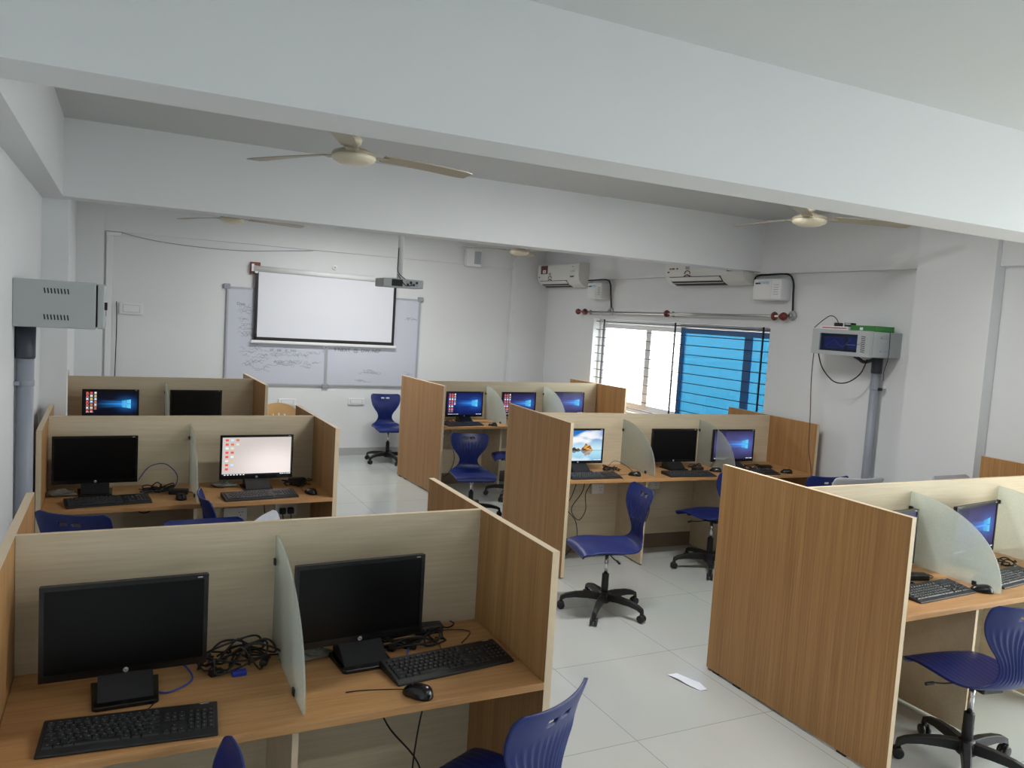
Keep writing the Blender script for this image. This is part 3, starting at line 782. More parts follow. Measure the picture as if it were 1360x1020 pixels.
def make_chair():
    t = empty('swivel_chair')
    # facing +Y ; origin on the floor under the column
    o = bpy.data.objects.new('seat_shell', SHELL['blue']); COL.objects.link(o); o.parent = t
    s = o.modifiers.new('Solidify', 'SOLIDIFY'); s.thickness = 0.009; s.offset = -1
    # underside plate, lever
    b = MB(); b.rbox((-0.06, -0.11, 0.405), (0.06, 0.11, 0.437), 'black', 0.008); b.rbox((-0.13, 0.13, 0.425), (-0.09, 0.16, 0.447), 'black', 0.005); b.rbox((0.09, 0.13, 0.425), (0.13, 0.16, 0.447), 'black', 0.005)
    b.build('tilt_plate', t)
    l = MB(); l.tube([(-0.03, 0, 0.412), (-0.16, 0.01, 0.412), (-0.21, 0.012, 0.418), (-0.26, 0.012, 0.416)], lambda u: 0.004 if u < 0.7 else 0.008, 'black', 8); l.build('lever', t)
    c = MB(); c.cyl((0, 0, 0.25), (0, 0, 0.41), 0.014, 'chrome', 16); c.build('gas_column', t)
    c = MB(); c.lathe([(0.025, 0.09), (0.025, 0.2), (0.024, 0.205), (0.024, 0.262), (0.021, 0.266)], 'black', 18); c.build('sleeve', t)
    h = MB(); h.lathe([(0.035, 0.065), (0.045, 0.075), (0.045, 0.125), (0.034, 0.135), (0.026, 0.14)], 'black', 20); h.build('hub', t)
    for k in range(5):
        tf = Matrix.Rotation(2 * PI * k / 5 + 0.3, 4, 'Z')
        g = MB(); vs = []; fs = []
        P = [(.030, .108, .026, .048), (.11, .112, .024, .044), (.20, .107, .021, .036), (.262, .094, .019, .030), (.297, .075, .017, .032), (.301, .060, .015, .02)]
        for (r, z, w_, h_) in P:
            vs += [(r, -w_, z - h_/2), (r, w_, z - h_/2), (r, w_ * 0.7, z + h_/2), (r, -w_ * 0.7, z + h_/2)]
        n = len(P)
        for i in range(n - 1):
            for q in range(4): fs.append((i*4+q, i*4+(q+1) % 4, (i+1)*4+(q+1) % 4, (i+1)*4+q))
        fs.append((3, 2, 1, 0)); fs.append(tuple((n-1)*4 + q for q in range(4)))
        g.add(vs, fs, 'black', False, tf); a = g.build('base_arm', t, bevel=0.004)
        w_ = MB()
        for sgn in (-1, 1):
            w_.lathe([(0.020, -0.008), (0.026, -0.006), (0.026, 0.006), (0.020, 0.008)], 'black', 18, tf=tf @ Matrix.Translation((0.291, sgn * 0.015, 0.0265)) @ Matrix.Rotation(PI/2, 4, 'X'))
        w_.rbox((0.279, -0.008, 0.03), (0.304, 0.008, 0.062), 'black', 0.004, tf=tf)
        w_.build('caster', a)
    return t
CH0 = make_chair(); cf = [True]
def place_chair(x, y, f, label, shell='blue', scale=1.0, spin=0.0, sz=1.0):
    t = CH0 if cf[0] else copy_tree(CH0); cf[0] = False
    t.location = (x, y, 0); t.rotation_euler[2] = math.atan2(-f[0], f[1]); t.scale = (scale, scale, scale * sz)
    for ch in t.children:
        if ch.name.startswith('seat_shell'): ch.data = SHELL[shell]
        elif spin and ch.name.split('.')[0] in ('base_arm',):
            ch.matrix_local = Matrix.Rotation(spin, 4, 'Z')
    tag(t, label, 'chair', 'swivel chairs')
    return t
place_chair(2.985, 4.385, (-0.97, 0.22), 'blue swivel chair standing in the aisle in front of the beach-picture monitor', spin=R(-13.4))
place_chair(4.36, 4.93, (-0.1, 1), 'navy swivel chair partly hidden by the far edge of the big oak end panel', spin=R(-7))
place_chair(3.11, 7.0, (-0.2, -0.98), 'navy swivel chair facing the viewer in front of the farthest window-side desk', spin=R(10), sz=0.9)
place_chair(3.88, 7.62, (-0.9, 0.3), 'blue swivel chair mostly hidden, only seat tip and caster left of the middle oak panel', spin=R(0))
place_chair(3.12, 9.77, (-0.05, -1), 'navy swivel chair by the whiteboard wall, facing the viewer', spin=R(12))
place_chair(1.045, 2.10, (-0.46, 0.89), 'nearest navy swivel chair at the bottom centre, its ribbed back towards the viewer')
place_chair(0.035, 1.97, (-1, 0.1), 'blue swivel chair at the bottom edge, only the rounded tip of its back showing', sz=0.92)
place_chair(3.555, 2.175, (0.17, 0.98), 'navy swivel chair at the lower right edge with pointed seat corner and ribbed back', spin=R(-8.4))
place_chair(-0.09, 4.56, (0.5, 0.86), 'navy swivel chair with two round holes in its back, beside the left wall')
place_chair(0.66, 4.66, (1, 0.05), 'navy swivel chair seen edge-on in front of the glass divider left of the white screen', spin=R(37.9))
place_chair(0.40, 3.93, (0.05, -1), 'blue swivel chair whose wide curved top rises behind the nearest left desk', spin=R(2.9), sz=0.985)
place_chair(0.895, 4.13, (0.894, -0.447), 'chair back tip with glare painted pale, just showing above the nearest left desk, below the white screen', shell='grey', sz=0.95, spin=R(50.4))  # glare on this back tip is put into the shell colour
place_chair(5.09, 4.63, (0.15, 1), 'navy swivel chair with two light holes under the wall cabinet at right')
place_chair(4.69, 4.05, (0.1, 1), 'chair top with glare painted pale grey, in front of the grey floor pipe at right', 'grey', 1.13, sz=1.02)  # pale shell paints the glare on the top of this back
place_chair(5.15, 3.24, (0, -1), 'chair top with glare painted pale grey, in front of the white wall pillar at right', 'grey', 1.0, sz=1.225)  # here too the shell colour carries the glare

# tan moulded chair behind the farthest left desks
def tan_chair(x, y, rz):
    t = thing('moulded_chair', 'tan plastic chair with slotted curved back beside the farthest left desk', 'chair', (x, y, 0), rz)
    s = MB(); s.rbox((-0.24, -0.22, 0.42), (0.24, 0.22, 0.445), 'tan', 0.02, 3); s.build('seat', t)
    # curved fan back with slots: built as vertical staves between two rails
    b = MB()
    def bp(u, z):   # u -1..1
        a = u * 1.05; r = 0.27
        return (r * math.sin(a), -0.20 - 0.10 * (z - 0.44) - (r * math.cos(a) - r * 0.5) * 0.5, z)
    def patch(u0, u1, za, zb_, n=6):
        vs = []; fs = []
        for i in range(n + 1):
            u = u0 + (u1 - u0) * i / n
            for (zz) in (za(u), zb_(u)):
                p = bp(u, zz); vs.append(p); vs.append((p[0] * 1.03, p[1] - 0.012, p[2]))
        for i in range(n):
            o = i * 4; q = o + 4
            fs += [(o, o+2, q+2, q), (o+1, q+1, q+3, o+3), (o, q, q+1, o+1), (o+2, o+3, q+3, q+2)]
        fs += [(0, 1, 3, 2), (n*4, n*4+2, n*4+3, n*4+1)]
        b.add(vs, fs, 'tan', False)
    top = lambda u: 0.90 - 0.10 * abs(u) ** 2.2
    patch(-1, 1, lambda u: top(u) - 0.11, top, 20)
    patch(-1, 1, lambda u: 0.45, lambda u: 0.56, 20)
    for k in range(9):
        u = -0.96 + k * 0.24
        patch(u - 0.075, u + 0.075, lambda q: 0.55, lambda q: top(q) - 0.105, 3)
    b.build('backrest', t)
    for sx in (-1, 1):
        for sy in (-1, 1):
            l = MB(); l.prism([(sx*.19 - .025, sy*.17 - .025), (sx*.19 + .025, sy*.17 - .025), (sx*.19 + .025, sy*.17 + .025), (sx*.19 - .025, sy*.17 + .025)], 0, 0.421, 'tan', 'z'); l.build('leg', t, bevel=0.006)
tan_chair(1.63, 8.35, R(205))

# ------------------------------------------------------------------ cables, adapters, sockets
def tangle(cx, cy, rx, ry, n, seed, zmax=0.05, mat='rubber', r=0.0035, z=DH):
    rd = random.Random(seed); b = MB()
    for k in range(n):
        a0 = rd.uniform(0, 2 * PI); pts = []
        sx, sy = rd.uniform(.45, 1) * rx, rd.uniform(.45, 1) * ry
        ox, oy = rd.uniform(-.3, .3) * rx, rd.uniform(-.3, .3) * ry
        m_ = rd.randint(6, 9)
        for i in range(m_):
            a = a0 + i / (m_ - 1) * rd.uniform(4.8, 6.6)
            pts.append((cx + ox + sx * math.cos(a) * rd.uniform(.75, 1.05), cy + oy + sy * math.sin(a) * rd.uniform(.7, 1.05), z + r + 0.0005 + rd.uniform(0, zmax) * (0.25 + 0.75 * math.sin(i / (m_ - 1) * PI))))
        b.tube(pts, r, mat, 6, True, 5)
    return b
def plugs(b, spots):
    for (x, y, z, rz) in spots:
        tf = Matrix.Translation((x, y, z)) @ Matrix.Rotation(rz, 4, 'Z')
        b.rbox((-0.022, -0.012, 0), (0.022, 0.012, 0.018), 'black', 0.004, tf=tf)
    return b
def bundle(label, b, blue=None):
    t = thing('cable_bundle', label, 'cables', (0, 0, 0), 0, 'loose cables on the desks')
    b.build('cord', t)
    if blue is not None:
        o = blue.build('network_cable', t); o['label'] = 'blue network cable'
    return t
b = tangle(0.345, 2.62, 0.14, 0.085, 9, 3, 0.10); plugs(b, [(0.29, 2.57, DH, .4), (0.44, 2.58, DH + 0.012, 1.2)])
q = MB(); q.tube([(0.11, 2.66, DH + .03), (0.17, 2.62, DH + .05), (0.22, 2.56, DH + .006), (0.15, 2.49, DH + .004), (0.10, 2.52, DH + .004)], 0.003, 'bluecable', 6); q.rbox((0.335, 2.535, DH), (0.38, 2.56, DH + 0.016), 'ledblue', 0.003)
bundle('heap of black cables with a blue plug on the nearest left desk', b, q)
b = tangle(0.95, 2.60, 0.15, 0.07, 6, 11, 0.06); b.tube([(0.96, 2.62, DH + .01), (1.1, 2.68, DH + .004), (1.2, 2.64, DH + .004), (1.13, 2.55, DH + .004)], 0.002, 'rubber', 6)
plugs(b, [(0.88, 2.58, DH, .8), (0.94, 2.57, DH, -.5)])
q = MB(); q.tube([(0.78, 2.69, DH + .02), (0.86, 2.66, DH + .03), (0.84, 2.58, DH + .004), (0.80, 2.49, DH + .004), (0.88, 2.47, DH + .004), (0.92, 2.53, DH + .02)], 0.003, 'bluecable', 6)
bundle('loose black and blue cables behind the slanted keyboard of the nearest left desk', b, q)
b = tangle(0.20, 5.22, 0.11, 0.06, 7, 5, 0.05); plugs(b, [(0.14, 5.17, DH, .3)])
q = MB(); q.tube([(0.11, 5.30, DH + .06), (0.17, 5.30, DH + .14), (0.26, 5.30, DH + .155), (0.33, 5.29, DH + .08), (0.30, 5.24, DH + .01), (0.20, 5.18, DH + .004)], 0.0032, 'bluecable', 6)
bundle('cable heap with one blue loop standing up, left of the glass by the white-screen desk', b, q)
b = tangle(1.05, 5.24, 0.09, 0.06, 5, 8, 0.04); bundle('black cables beside the stand of the white-screen monitor', b)
b = tangle(3.62, 5.36, 0.10, 0.07, 5, 21, 0.04); b.tube([(3.6, 5.38, DH + .02), (3.68, 5.40, DH + .07), (3.74, 5.34, DH + .05), (3.76, 5.22, DH + .004), (3.72, 5.2, DH + .004)], 0.002, 'rubber', 6)
bundle('thin black cables right of the beach-picture monitor', b)
b = tangle(4.47, 5.32, 0.09, 0.06, 5, 31, 0.04); bundle('black cables behind the keyboard between the two glass dividers of the middle desk', b)
b = tangle(5.02, 5.22, 0.10, 0.06, 4, 41, 0.04); bundle('black cables beside the rightmost monitor of the middle window-side desk', b)
b = tangle(3.25, 8.05, 0.07, 0.05, 5, 51, 0.035); bundle('dark cables left of the first monitor on the farthest window-side desk', b)
b = tangle(4.42, 2.6, 0.07, 0.07, 3, 61, 0.03); bundle('brown-black cables by the monitor at the right picture edge', b)
def adapter(x, y, rz, label):
    t = thing('power_adapter', label, 'adapter', (x, y, DH), rz, 'black power adapters')
    b = MB(); b.rbox((-0.055, -0.026, 0), (0.055, 0.026, 0.032), 'black', 0.006); b.build('brick', t)
    c = MB(); c.tube([(0.055, 0, 0.016), (0.085, 0.01, 0.006), (0.12, 0.05, 0.003), (0.10, 0.10, 0.003)], 0.0025, 'rubber', 6); c.build('cord', t)
adapter(0.33, 5.13, R(-12), 'black power adapter left of the glass divider near the white screen')
adapter(1.08, 5.33, R(4), 'black power adapter behind the white-screen monitor at its right')
adapter(1.05, 2.69, R(-4), 'coiled black power adapter at the back of the nearest left desk near its end panel')
adapter(5.17, 5.22, R(-8), 'black power adapter on the middle window-side desk against the end panel')
adapter(3.64, 2.57, R(-20), 'black power adapter under the half-hidden monitor at lower right')
adapter(4.42, 5.23, R(14), 'black power adapter under the switched-off monitor of the middle window-side desk')
def plastic_bag(x, y, label):
    t = thing('plastic_bag', label, 'bag', (x, y, DH), 0, 'crumpled clear bags')
    rd = random.Random(int(x * 100)); vs = []; fs = []; n = 12; m_ = 7
    for j in range(m_):
        for i in range(n):
            a = 2 * PI * i / n; rr = (0.075 if j else 0.03) * math.cos(j / (m_ - 1) * PI / 2 * .96) * rd.uniform(.65, 1.15)
            vs.append((rr * 1.3 * math.cos(a), rr * 0.7 * math.sin(a), 0.001 + (0.04 * math.sin(j / (m_ - 1) * PI / 2)) * (rd.uniform(.7, 1.1) if j else 0)))
    for j in range(m_ - 1):
        for i in range(n): fs.append((j*n+i, j*n+(i+1) % n, (j+1)*n+(i+1) % n, (j+1)*n+i))
    fs.append(tuple(range(n))[::-1]); fs.append(tuple((m_-1)*n + i for i in range(n)))
    MB().add(vs, fs, 'bag', False).build('wrapping', t)
plastic_bag(0.585, 2.60, 'crumpled clear bag against the frosted glass, left of the second nearest monitor')
plastic_bag(-0.30, 5.20, 'crumpled clear bag in the corner left of the switched-off monitor by the left wall')
plastic_bag(0.60, 5.28, 'crumpled clear bag left of the white-screen monitor stand')

def socket(x, yface, z, label, rz=0, plug=0, w=0.15, h=0.085):
    t = thing('socket_box', label, 'socket', (x, yface, z), rz, 'white sockets under the desks')
    b = MB(); b.rbox((-w/2, -0.028, -h/2), (w/2, -0.0008, h/2), 'white', 0.004); b.build('box', t)
    s = MB()
    for (dx, dz) in ((-.01, .012), (.01, .012), (0, -.01)): s.box((dx - .003 + w*.22, -0.0286, dz - .003), (dx + .003 + w*.22, -0.028, dz + .003), 'slot')
    s.rbox((-w*.36, -0.033, -.012), (-w*.2, -0.028, .012), 'white', 0.002); s.build('switch', t)
    for k in range(plug):
        p = MB(); px = w * (-0.18 + 0.36 * k) if plug > 1 else w * 0.15
        p.rbox((px - .02, -0.062, -.022), (px + .02, -0.0285, .018), 'black', 0.006)
        p.tube([(px, -0.045, -0.02), (px + .005, -0.05, -0.07), (px - .01, -0.05, -0.14), (px + .02, -0.04, -0.22), (px, -0.03, -0.30)], 0.0035, 'rubber', 6)
        p.build('plug', t)
def panel_front(k, x):
    p, rz, bays, L, D, lab = DESKS[k]
    return p[1] + D * 0.495 / math.cos(rz) + (x - p[0]) * math.tan(rz) - math.sin(rz) * D * .495 * math.tan(rz)
for k, x, z, lab, pl in (
  ('RM', 3.25, .555, 'white socket under the middle window-side desk close to its oak end panel', 1),
  ('RM', 3.66, .555, 'white socket under the beach-picture monitor, beside hanging cables', 0),
  ('RM', 3.98, .60, 'white socket with black plug just right of the first support panel, middle window-side desk', 1),
  ('RM', 4.22, .58, 'white socket under the middle seat of the middle window-side desk', 0),
  ('RB', 3.27, .60, 'white socket with black plug under the farthest window-side desk', 1),
  ('LM', 0.70, .545, 'white socket below the left edge of the white-screen desk bay', 0),
  ('LM', 1.03, .555, 'white socket with two black plugs below the white-screen keyboard', 2)):
    socket(x, panel_front(k, x), z, lab, DESKS[k][1], pl, 0.12 if k == 'RM' else 0.15)
def hang(label, pts, r=0.0035):
    t = thing('hanging_cable', label, 'cables', (0, 0, 0), 0, 'cables hanging under the desks')
    MB().tube(pts, r, 'rubber', 6).build('cord', t)
yb = panel_front('RM', 3.5)
hang('long black cable loop hanging beside the socket under the beach-picture monitor', [(3.52, yb - .05, .733), (3.50, yb - .05, .55), (3.40, yb - .05, .40), (3.47, yb - .06, .30), (3.54, yb - .05, .38), (3.53, yb - .05, .52), (3.58, yb - .05, .62), (3.57, yb - .05, .733)])
hang('black cable falling to the floor beside the oak end panel of the middle desk', [(3.45, yb - .08, .733), (3.38, yb - .08, .52), (3.33, yb - .08, .42), (3.42, yb - .1, .30), (3.42, yb - .12, .14), (3.28, yb - .14, .006), (3.15, yb - .16, .005)])
yb = panel_front('RM', 4.05)
hang('black cable loop hanging right of the first support panel of the middle desk', [(4.14, yb - .05, .733), (4.12, yb - .05, .52), (4.17, yb - .06, .36), (4.08, yb - .06, .17), (3.98, yb - .06, .22), (3.96, yb - .06, .40), (3.98, yb - .05, .50)])
hang('two black cable strands hanging under the slanted keyboard of the nearest left desk', [(0.90, 2.70, .733), (0.83, 2.70, .62), (0.90, 2.69, .63), (0.95, 2.69, .72), (0.86, 2.68, .58), (0.90, 2.66, .44), (1.02, 2.64, .28), (1.06, 2.62, .10), (1.04, 2.6, .006)])
hang('single black cable falling under the mouse of the nearest left desk', [(1.06, 2.68, .733), (1.08, 2.67, .60), (1.03, 2.66, .45), (1.0, 2.64, .2), (1.03, 2.6, .006)])
yb = panel_front('RB', 3.4)
hang('black cable hanging under the farthest window-side desk behind the navy chair', [(3.38, yb - .05, .733), (3.42, yb - .05, .5), (3.46, yb - .05, .3), (3.40, yb - .06, .15), (3.33, yb - .06, .1)])
yb = panel_front('LM', 0.9)
hang('black cables hanging below the bright white screen', [(0.90, yb - .05, .733), (0.88, yb - .05, .6), (0.91, yb - .05, .4), (0.90, yb - .06, .2), (0.95, yb - .1, .006)])
yb = panel_front('LM', 0.1)
hang('black cables hanging behind the navy chair with two holes by the left wall', [(0.02, yb - .05, .733), (0.12, yb - .05, .60), (0.20, yb - .05, .62), (0.22, yb - .05, .733)])

# ------------------------------------------------------------------ ceiling fans
def make_fan():
    t = empty('ceiling_fan')
    r = MB(); r.cyl((0, 0, -0.29), (0, 0, -0.03), 0.012, 'cream', 14); r.build('rod', t)
    c = MB(); c.lathe([(0.02, -0.11), (0.05, -0.095), (0.062, -0.02), (0.062, 0.0)], 'cream', 24); c.build('canopy', t)
    c = MB(); c.lathe([(0.018, -0.235), (0.035, -0.225), (0.042, -0.20), (0.03, -0.185), (0.014, -0.18)], 'cream', 24); c.build('lower_canopy', t)
    h = MB(); h.lathe([(0.02, -0.335), (0.075, -0.328), (0.108, -0.312), (0.116, -0.298), (0.112, -0.286)], 'cream', 32)
    h.lathe([(0.112, -0.286), (0.118, -0.282), (0.11, -0.27), (0.06, -0.25), (0.02, -0.238)], 'cream_dark', 32); h.build('motor', t)
    for k in range(3):
        tf = Matrix.Rotation(2 * PI * k / 3, 4, 'Z')
        a = MB(); a.prism([(0.085, -0.018), (0.19, -0.028), (0.19, 0.028), (0.085, 0.018)], -0.282, -0.277, 'cream_dark', 'z', tf)
        ao = a.build('blade_bracket', t)
        b = MB(); vs = []; fs = []; n = 12
        for i in range(n + 1):
            x = 0.165 + (0.70 - 0.165) * i / n; w = 0.046 + 0.018 * (i / n); tw = -0.20 + 0.10 * i / n
            if i == n: w *= 0.82
            for (y, zz) in ((-w, -1), (w, -1), (w, 1), (-w, 1)):
                vs.append((x, y * math.cos(tw), -0.274 + y * math.sin(tw) + zz * 0.0025 - 0.012 * (i / n) ** 2))
        for i in range(n):
            for q in range(4): fs.append((i*4+q, i*4+(q+1) % 4, (i+1)*4+(q+1) % 4, (i+1)*4+q))
        fs.append((3, 2, 1, 0)); fs.append(tuple(n*4 + q for q in range(4)))
        b.add(vs, fs, 'cream_dark', False, tf); b.build('blade', t)
    return t
FAN0 = make_fan()
for i, (x, y, rz, lab) in enumerate((
    (1.08, 4.2, 8, 'cream three-blade ceiling fan in full view between the two front beams'),
    (0.95, 8.25, 8, 'cream ceiling fan above the projection screen, partly behind the second beam'),
    (4.22, 4.05, -25, 'cream ceiling fan at right tucked under the nearest beam'),
    (4.22, 8.5, 50, 'cream ceiling fan hub peeping below the second beam left of the air conditioners'))):
    t = FAN0 if i == 0 else copy_tree(FAN0)
    t.location = (x, y, ZC); t.rotation_euler[2] = R(rz); tag(t, lab, 'fan', 'ceiling fans')

# ------------------------------------------------------------------ air conditioners on the right wall
def make_ac(y0_, y1_, z, label, red, star_y, extra):
    """wall at XR, faces -X ; local x = 0 at the wall, -y to the viewer"""
    t = thing('air_conditioner', label, 'air conditioner', (XR, (y0_ + y1_) / 2, z), 0, 'split air conditioners')
    L = y1_ - y0_; h = 0.315
    prof = [(-0.0, 0.0), (-0.10, 0.0), (-0.165, 0.03), (-0.212, 0.085), (-0.222, 0.15), (-0.222, h - 0.02), (-0.205, h), (0.0, h)]
    b = MB(); b.prism([(p[0], p[1]) for p in prof], -L/2, L/2, 'ac', 'y'); b.build('casing', t, bevel=0.008)
    v = MB(); v.prism([(-0.104, -0.0012), (-0.168, 0.0285), (-0.165, 0.031), (-0.101, 0.001)], -L/2 + 0.32, L/2 - 0.08, 'slot', 'y')
    v.prism([(-0.171, 0.031), (-0.214, 0.0845), (-0.211, 0.087), (-0.168, 0.0335)], -L/2 + 0.32, L/2 - 0.08, 'slot', 'y'); v.build('outlet', t)
    l = MB(); l.prism([(-0.150, 0.018), (-0.222, 0.075), (-0.218, 0.08), (-0.146, 0.023)], -L/2 + 0.33, L/2 - 0.09, 'ac', 'y'); l.build('louvre', t)
    xs = -0.2232
    s = MB()
    if red:
        s.box((xs, L/2 - 0.30, 0.18), (xs + 0.001, L/2 - 0.10, 0.295), 'darkred'); s.box((xs - 0.0006, L/2 - 0.25, 0.19), (xs, L/2 - 0.16, 0.235), 'white')
        s.box((xs - 0.0008, L/2 - 0.215, 0.20), (xs - 0.0006, L/2 - 0.195, 0.22), 'slot')
    for dy, w_ in ((0.16, .03), (0.10, .05), (0.04, .03)):
        if extra: s.box((xs, L/2 - 0.07 - dy, 0.165), (xs + 0.001, L/2 - 0.07 - dy + w_, 0.18), 'darkred')
    if s.v: s.build('sticker', t)
    e = MB()
    cy_ = star_y
    e.add(*text_mesh('BEE', 0.045), 'darkred', False, Matrix.Translation((xs, cy_, 0.175)) @ FACE_X)
    ring = [(0.045 * math.cos(a), 0.032 * math.sin(a)) for a in [PI * k / 10 for k in range(11)]]
    e.tube([(xs, cy_ + p[0], 0.115 + p[1]) for p in ring], 0.005, 'darkred', 6, False)
    e.tube([(xs, cy_ + 0.05, 0.09), (xs, cy_, 0.105), (xs, cy_ - 0.05, 0.09)], 0.006, 'darkred', 6, False)
    e.build('energy_label', t)
    d = MB()
    d.box((xs, -L/2 + 0.12, 0.125), (xs + 0.001, -L/2 + 0.22, 0.14), 'slot'); d.box((xs, -L/2 + 0.15, 0.255), (xs + 0.001, -L/2 + 0.165, 0.27), 'slot')
    d.add(*text_mesh('1.5 TON', 0.03), 'alu', False, Matrix.Translation((xs, -L/2 + 0.16, 0.2)) @ FACE_X)
    d.box((xs, L/2 - 0.08, 0.13), (xs + 0.001, L/2 - 0.05, 0.145), 'slot'); d.build('display_panel', t)
    return t
make_ac(9.0, 10.15, 2.43, 'white split air conditioner with a dark red sticker in the far corner', True, 0.20, False)
make_ac(5.93, 7.15, 2.425, 'white split air conditioner above the blue window, its top behind the beam', False, 0.22, True)
def stabilizer(y0_, y1_, z0_, z1_, label, run):
    t = thing('voltage_stabilizer', label, 'stabilizer', (XR, (y0_ + y1_) / 2, z0_), 0, 'voltage stabilizers')
    w_ = (y1_ - y0_) / 2; h = z1_ - z0_
    b = MB(); b.rbox((-0.13, -w_, 0), (-0.0008, w_, h), 'white', 0.012, 3); b.build('case', t)
    f = MB(); f.rbox((-0.134, -w_ + 0.12, 0.015), (-0.128, w_ - 0.008, h - 0.012), 'white', 0.003); f.build('front_plate', t)
    p = MB(); p.add(*text_mesh('POWER', 0.042), 'teal', False, Matrix.Translation((-0.1345, 0.04, h - 0.04)) @ FACE_X)
    p.box((-0.1345, w_ - 0.1, h - 0.05), (-0.134, w_ - 0.03, h - 0.035), 'slot'); p.build('print', t)
    v = MB()
    for k in range(5): v.box((-0.131, -w_ + 0.03, 0.05 + k * 0.022), (-0.1298, -w_ + 0.09, 0.058 + k * 0.022), 'alu')
    v.build('vent', t)
    c = MB(); c.tube(run, 0.009, 'rubber', 8, True, 8); c.build('cable', t)
    return t
stabilizer(8.56, 8.9, 2.275, 2.475, 'small white stabilizer box beside the far air conditioner', [(-0.06, 0.3, 0.24), (-0.06, 0.15, 0.245), (-0.06, -0.15, 0.245), (-0.05, -0.235, 0.20), (-0.03, -0.24, 0.06), (-0.012, -0.245, -0.14)])
stabilizer(5.5, 5.86, 2.275, 2.475, 'larger-looking white stabilizer box with teal print above the right end of the curtain rod', [(-0.06, 0.24, 0.14), (-0.06, 0.225, 0.23), (-0.06, 0.05, 0.245), (-0.05, -0.17, 0.245), (-0.03, -0.225, 0.18), (-0.02, -0.23, 0.05), (-0.012, -0.235, -0.125)])
def wall_plug(y, z, label):
    t = thing('wall_socket', label, 'socket', (XR, y, z), 0, 'round wall sockets on the right wall')
    b = MB(); tf = Matrix.Rotation(-PI/2, 4, 'Y'); b.lathe([(0.045, 0.0005), (0.045, 0.02), (0.035, 0.028)], 'alu', 20, tf=tf); b.build('plate', t)
    p = MB(); p.lathe([(0.022, 0.028), (0.02, 0.05)], 'steel', 14, tf=tf); p.build('plug', t)
wall_plug(8.487, 2.125, 'round grey socket below the small stabilizer in the far corner')
wall_plug(5.445, 2.14, 'round silver socket at the right end of the curtain rod')

# curtain rod
t = thing('curtain_rod', 'steel curtain rod with maroon rings above the window', 'curtain rod', (XR - 0.09, 7.25, 2.115))
MB().cyl((0, -1.72, 0.012), (0, 1.86, -0.012), 0.0125, 'steel', 14).build('rod', t)
for yy, zz in ((-1.66, .012), (-0.02, 0.0), (1.74, -.012)):
    b = MB(); tf = Matrix.Translation((0, yy, zz)) @ Matrix.Rotation(PI/2, 4, 'X')
    b.lathe([(0.013, -0.012), (0.038, -0.010), (0.042, 0), (0.038, 0.010), (0.013, 0.012)], 'maroon', 20, tf=tf)
    b.cyl((0, yy, zz), (0.0892, yy, zz), 0.009, 'steel', 10); b.lathe([(0.03, 0), (0.03, 0.008)], 'steel', 18, tf=Matrix.Translation((0.081, yy, zz)) @ Matrix.Rotation(PI/2, 4, 'Y')); b.build('bracket', t)
for yy, zz in ((-1.72, .012), (1.86, -.012)):
    sg = -1 if yy < 0 else 1
    b = MB(); b.lathe([(0.012, 0), (0.016, 0.02), (0.034, 0.035), (0.04, 0.055), (0.03, 0.078), (0.008, 0.09)], 'maroon', 20, tf=Matrix.Translation((0, yy, zz)) @ Matrix.Rotation(-sg * PI/2, 4, 'X')); b.build('finial', t)

# ------------------------------------------------------------------ wall cabinets
t = thing('network_cabinet', 'grey louvred network cabinet on the left wall', 'cabinet', (XL, 4.53, 1.765))
b = MB(); b.box((0.0008, 0, 0), (0.36, 0.58, 0.235), 'cab_grey'); b.build('body', t, bevel=0.004)
d = MB(); d.box((0.368, 0.004, 0.004), (0.398, 0.576, 0.231), 'cab_grey'); o = d.build('door', t, bevel=0.004)
d = MB(); d.box((0.36, 0.012, 0.012), (0.368, 0.568, 0.223), 'slot'); d.build('seal', o)
k = MB(); k.rbox((0.398, 0.05, 0.10), (0.412, 0.075, 0.14), 'black', 0.003); k.box((0.402, 0.058, 0.07), (0.408, 0.066, 0.102), 'steel'); k.build('lock', o)
v = MB()
for zz in (0.04, 0.17):
    for k in range(8):
        x = 0.135 + k * 0.0145
        v.add([(x, -0.0008, zz), (x + 0.006, -0.0008, zz), (x + 0.002, -0.0008, zz + 0.026), (x - 0.004, -0.0008, zz + 0.026)], [(0, 1, 2, 3)], 'slot')
v.build('vent', t)
b = MB(); b.box((0.001, -0.0012, 0.115), (0.36, 0.0, 0.117), 'alu'); b.build('seam', t)
t = thing('conduit_pipe', 'grey conduit pipe running down the left wall below the louvred cabinet', 'pipe', (XL + 0.045, 4.66, 0))
MB().cyl((0, 0, 0.0), (0, 0, 1.62), 0.04, 'pipe_grey', 20).build('tube', t)
b = MB(); b.lathe([(0.044, 1.60), (0.046, 1.61), (0.046, 1.64), (0.047, 1.76)], 'pipe_dark', 20); o = b.build('coupling', t); o['label'] = 'dark grey coupling'
b = MB(); b.lathe([(0.041, 1.46), (0.043, 1.465), (0.043, 1.485), (0.041, 1.49)], 'pipe_grey', 20); b.box((-0.0445, -0.05, 1.466), (-0.02, 0.05, 1.484), 'pipe_grey'); b.build('clamp', t)

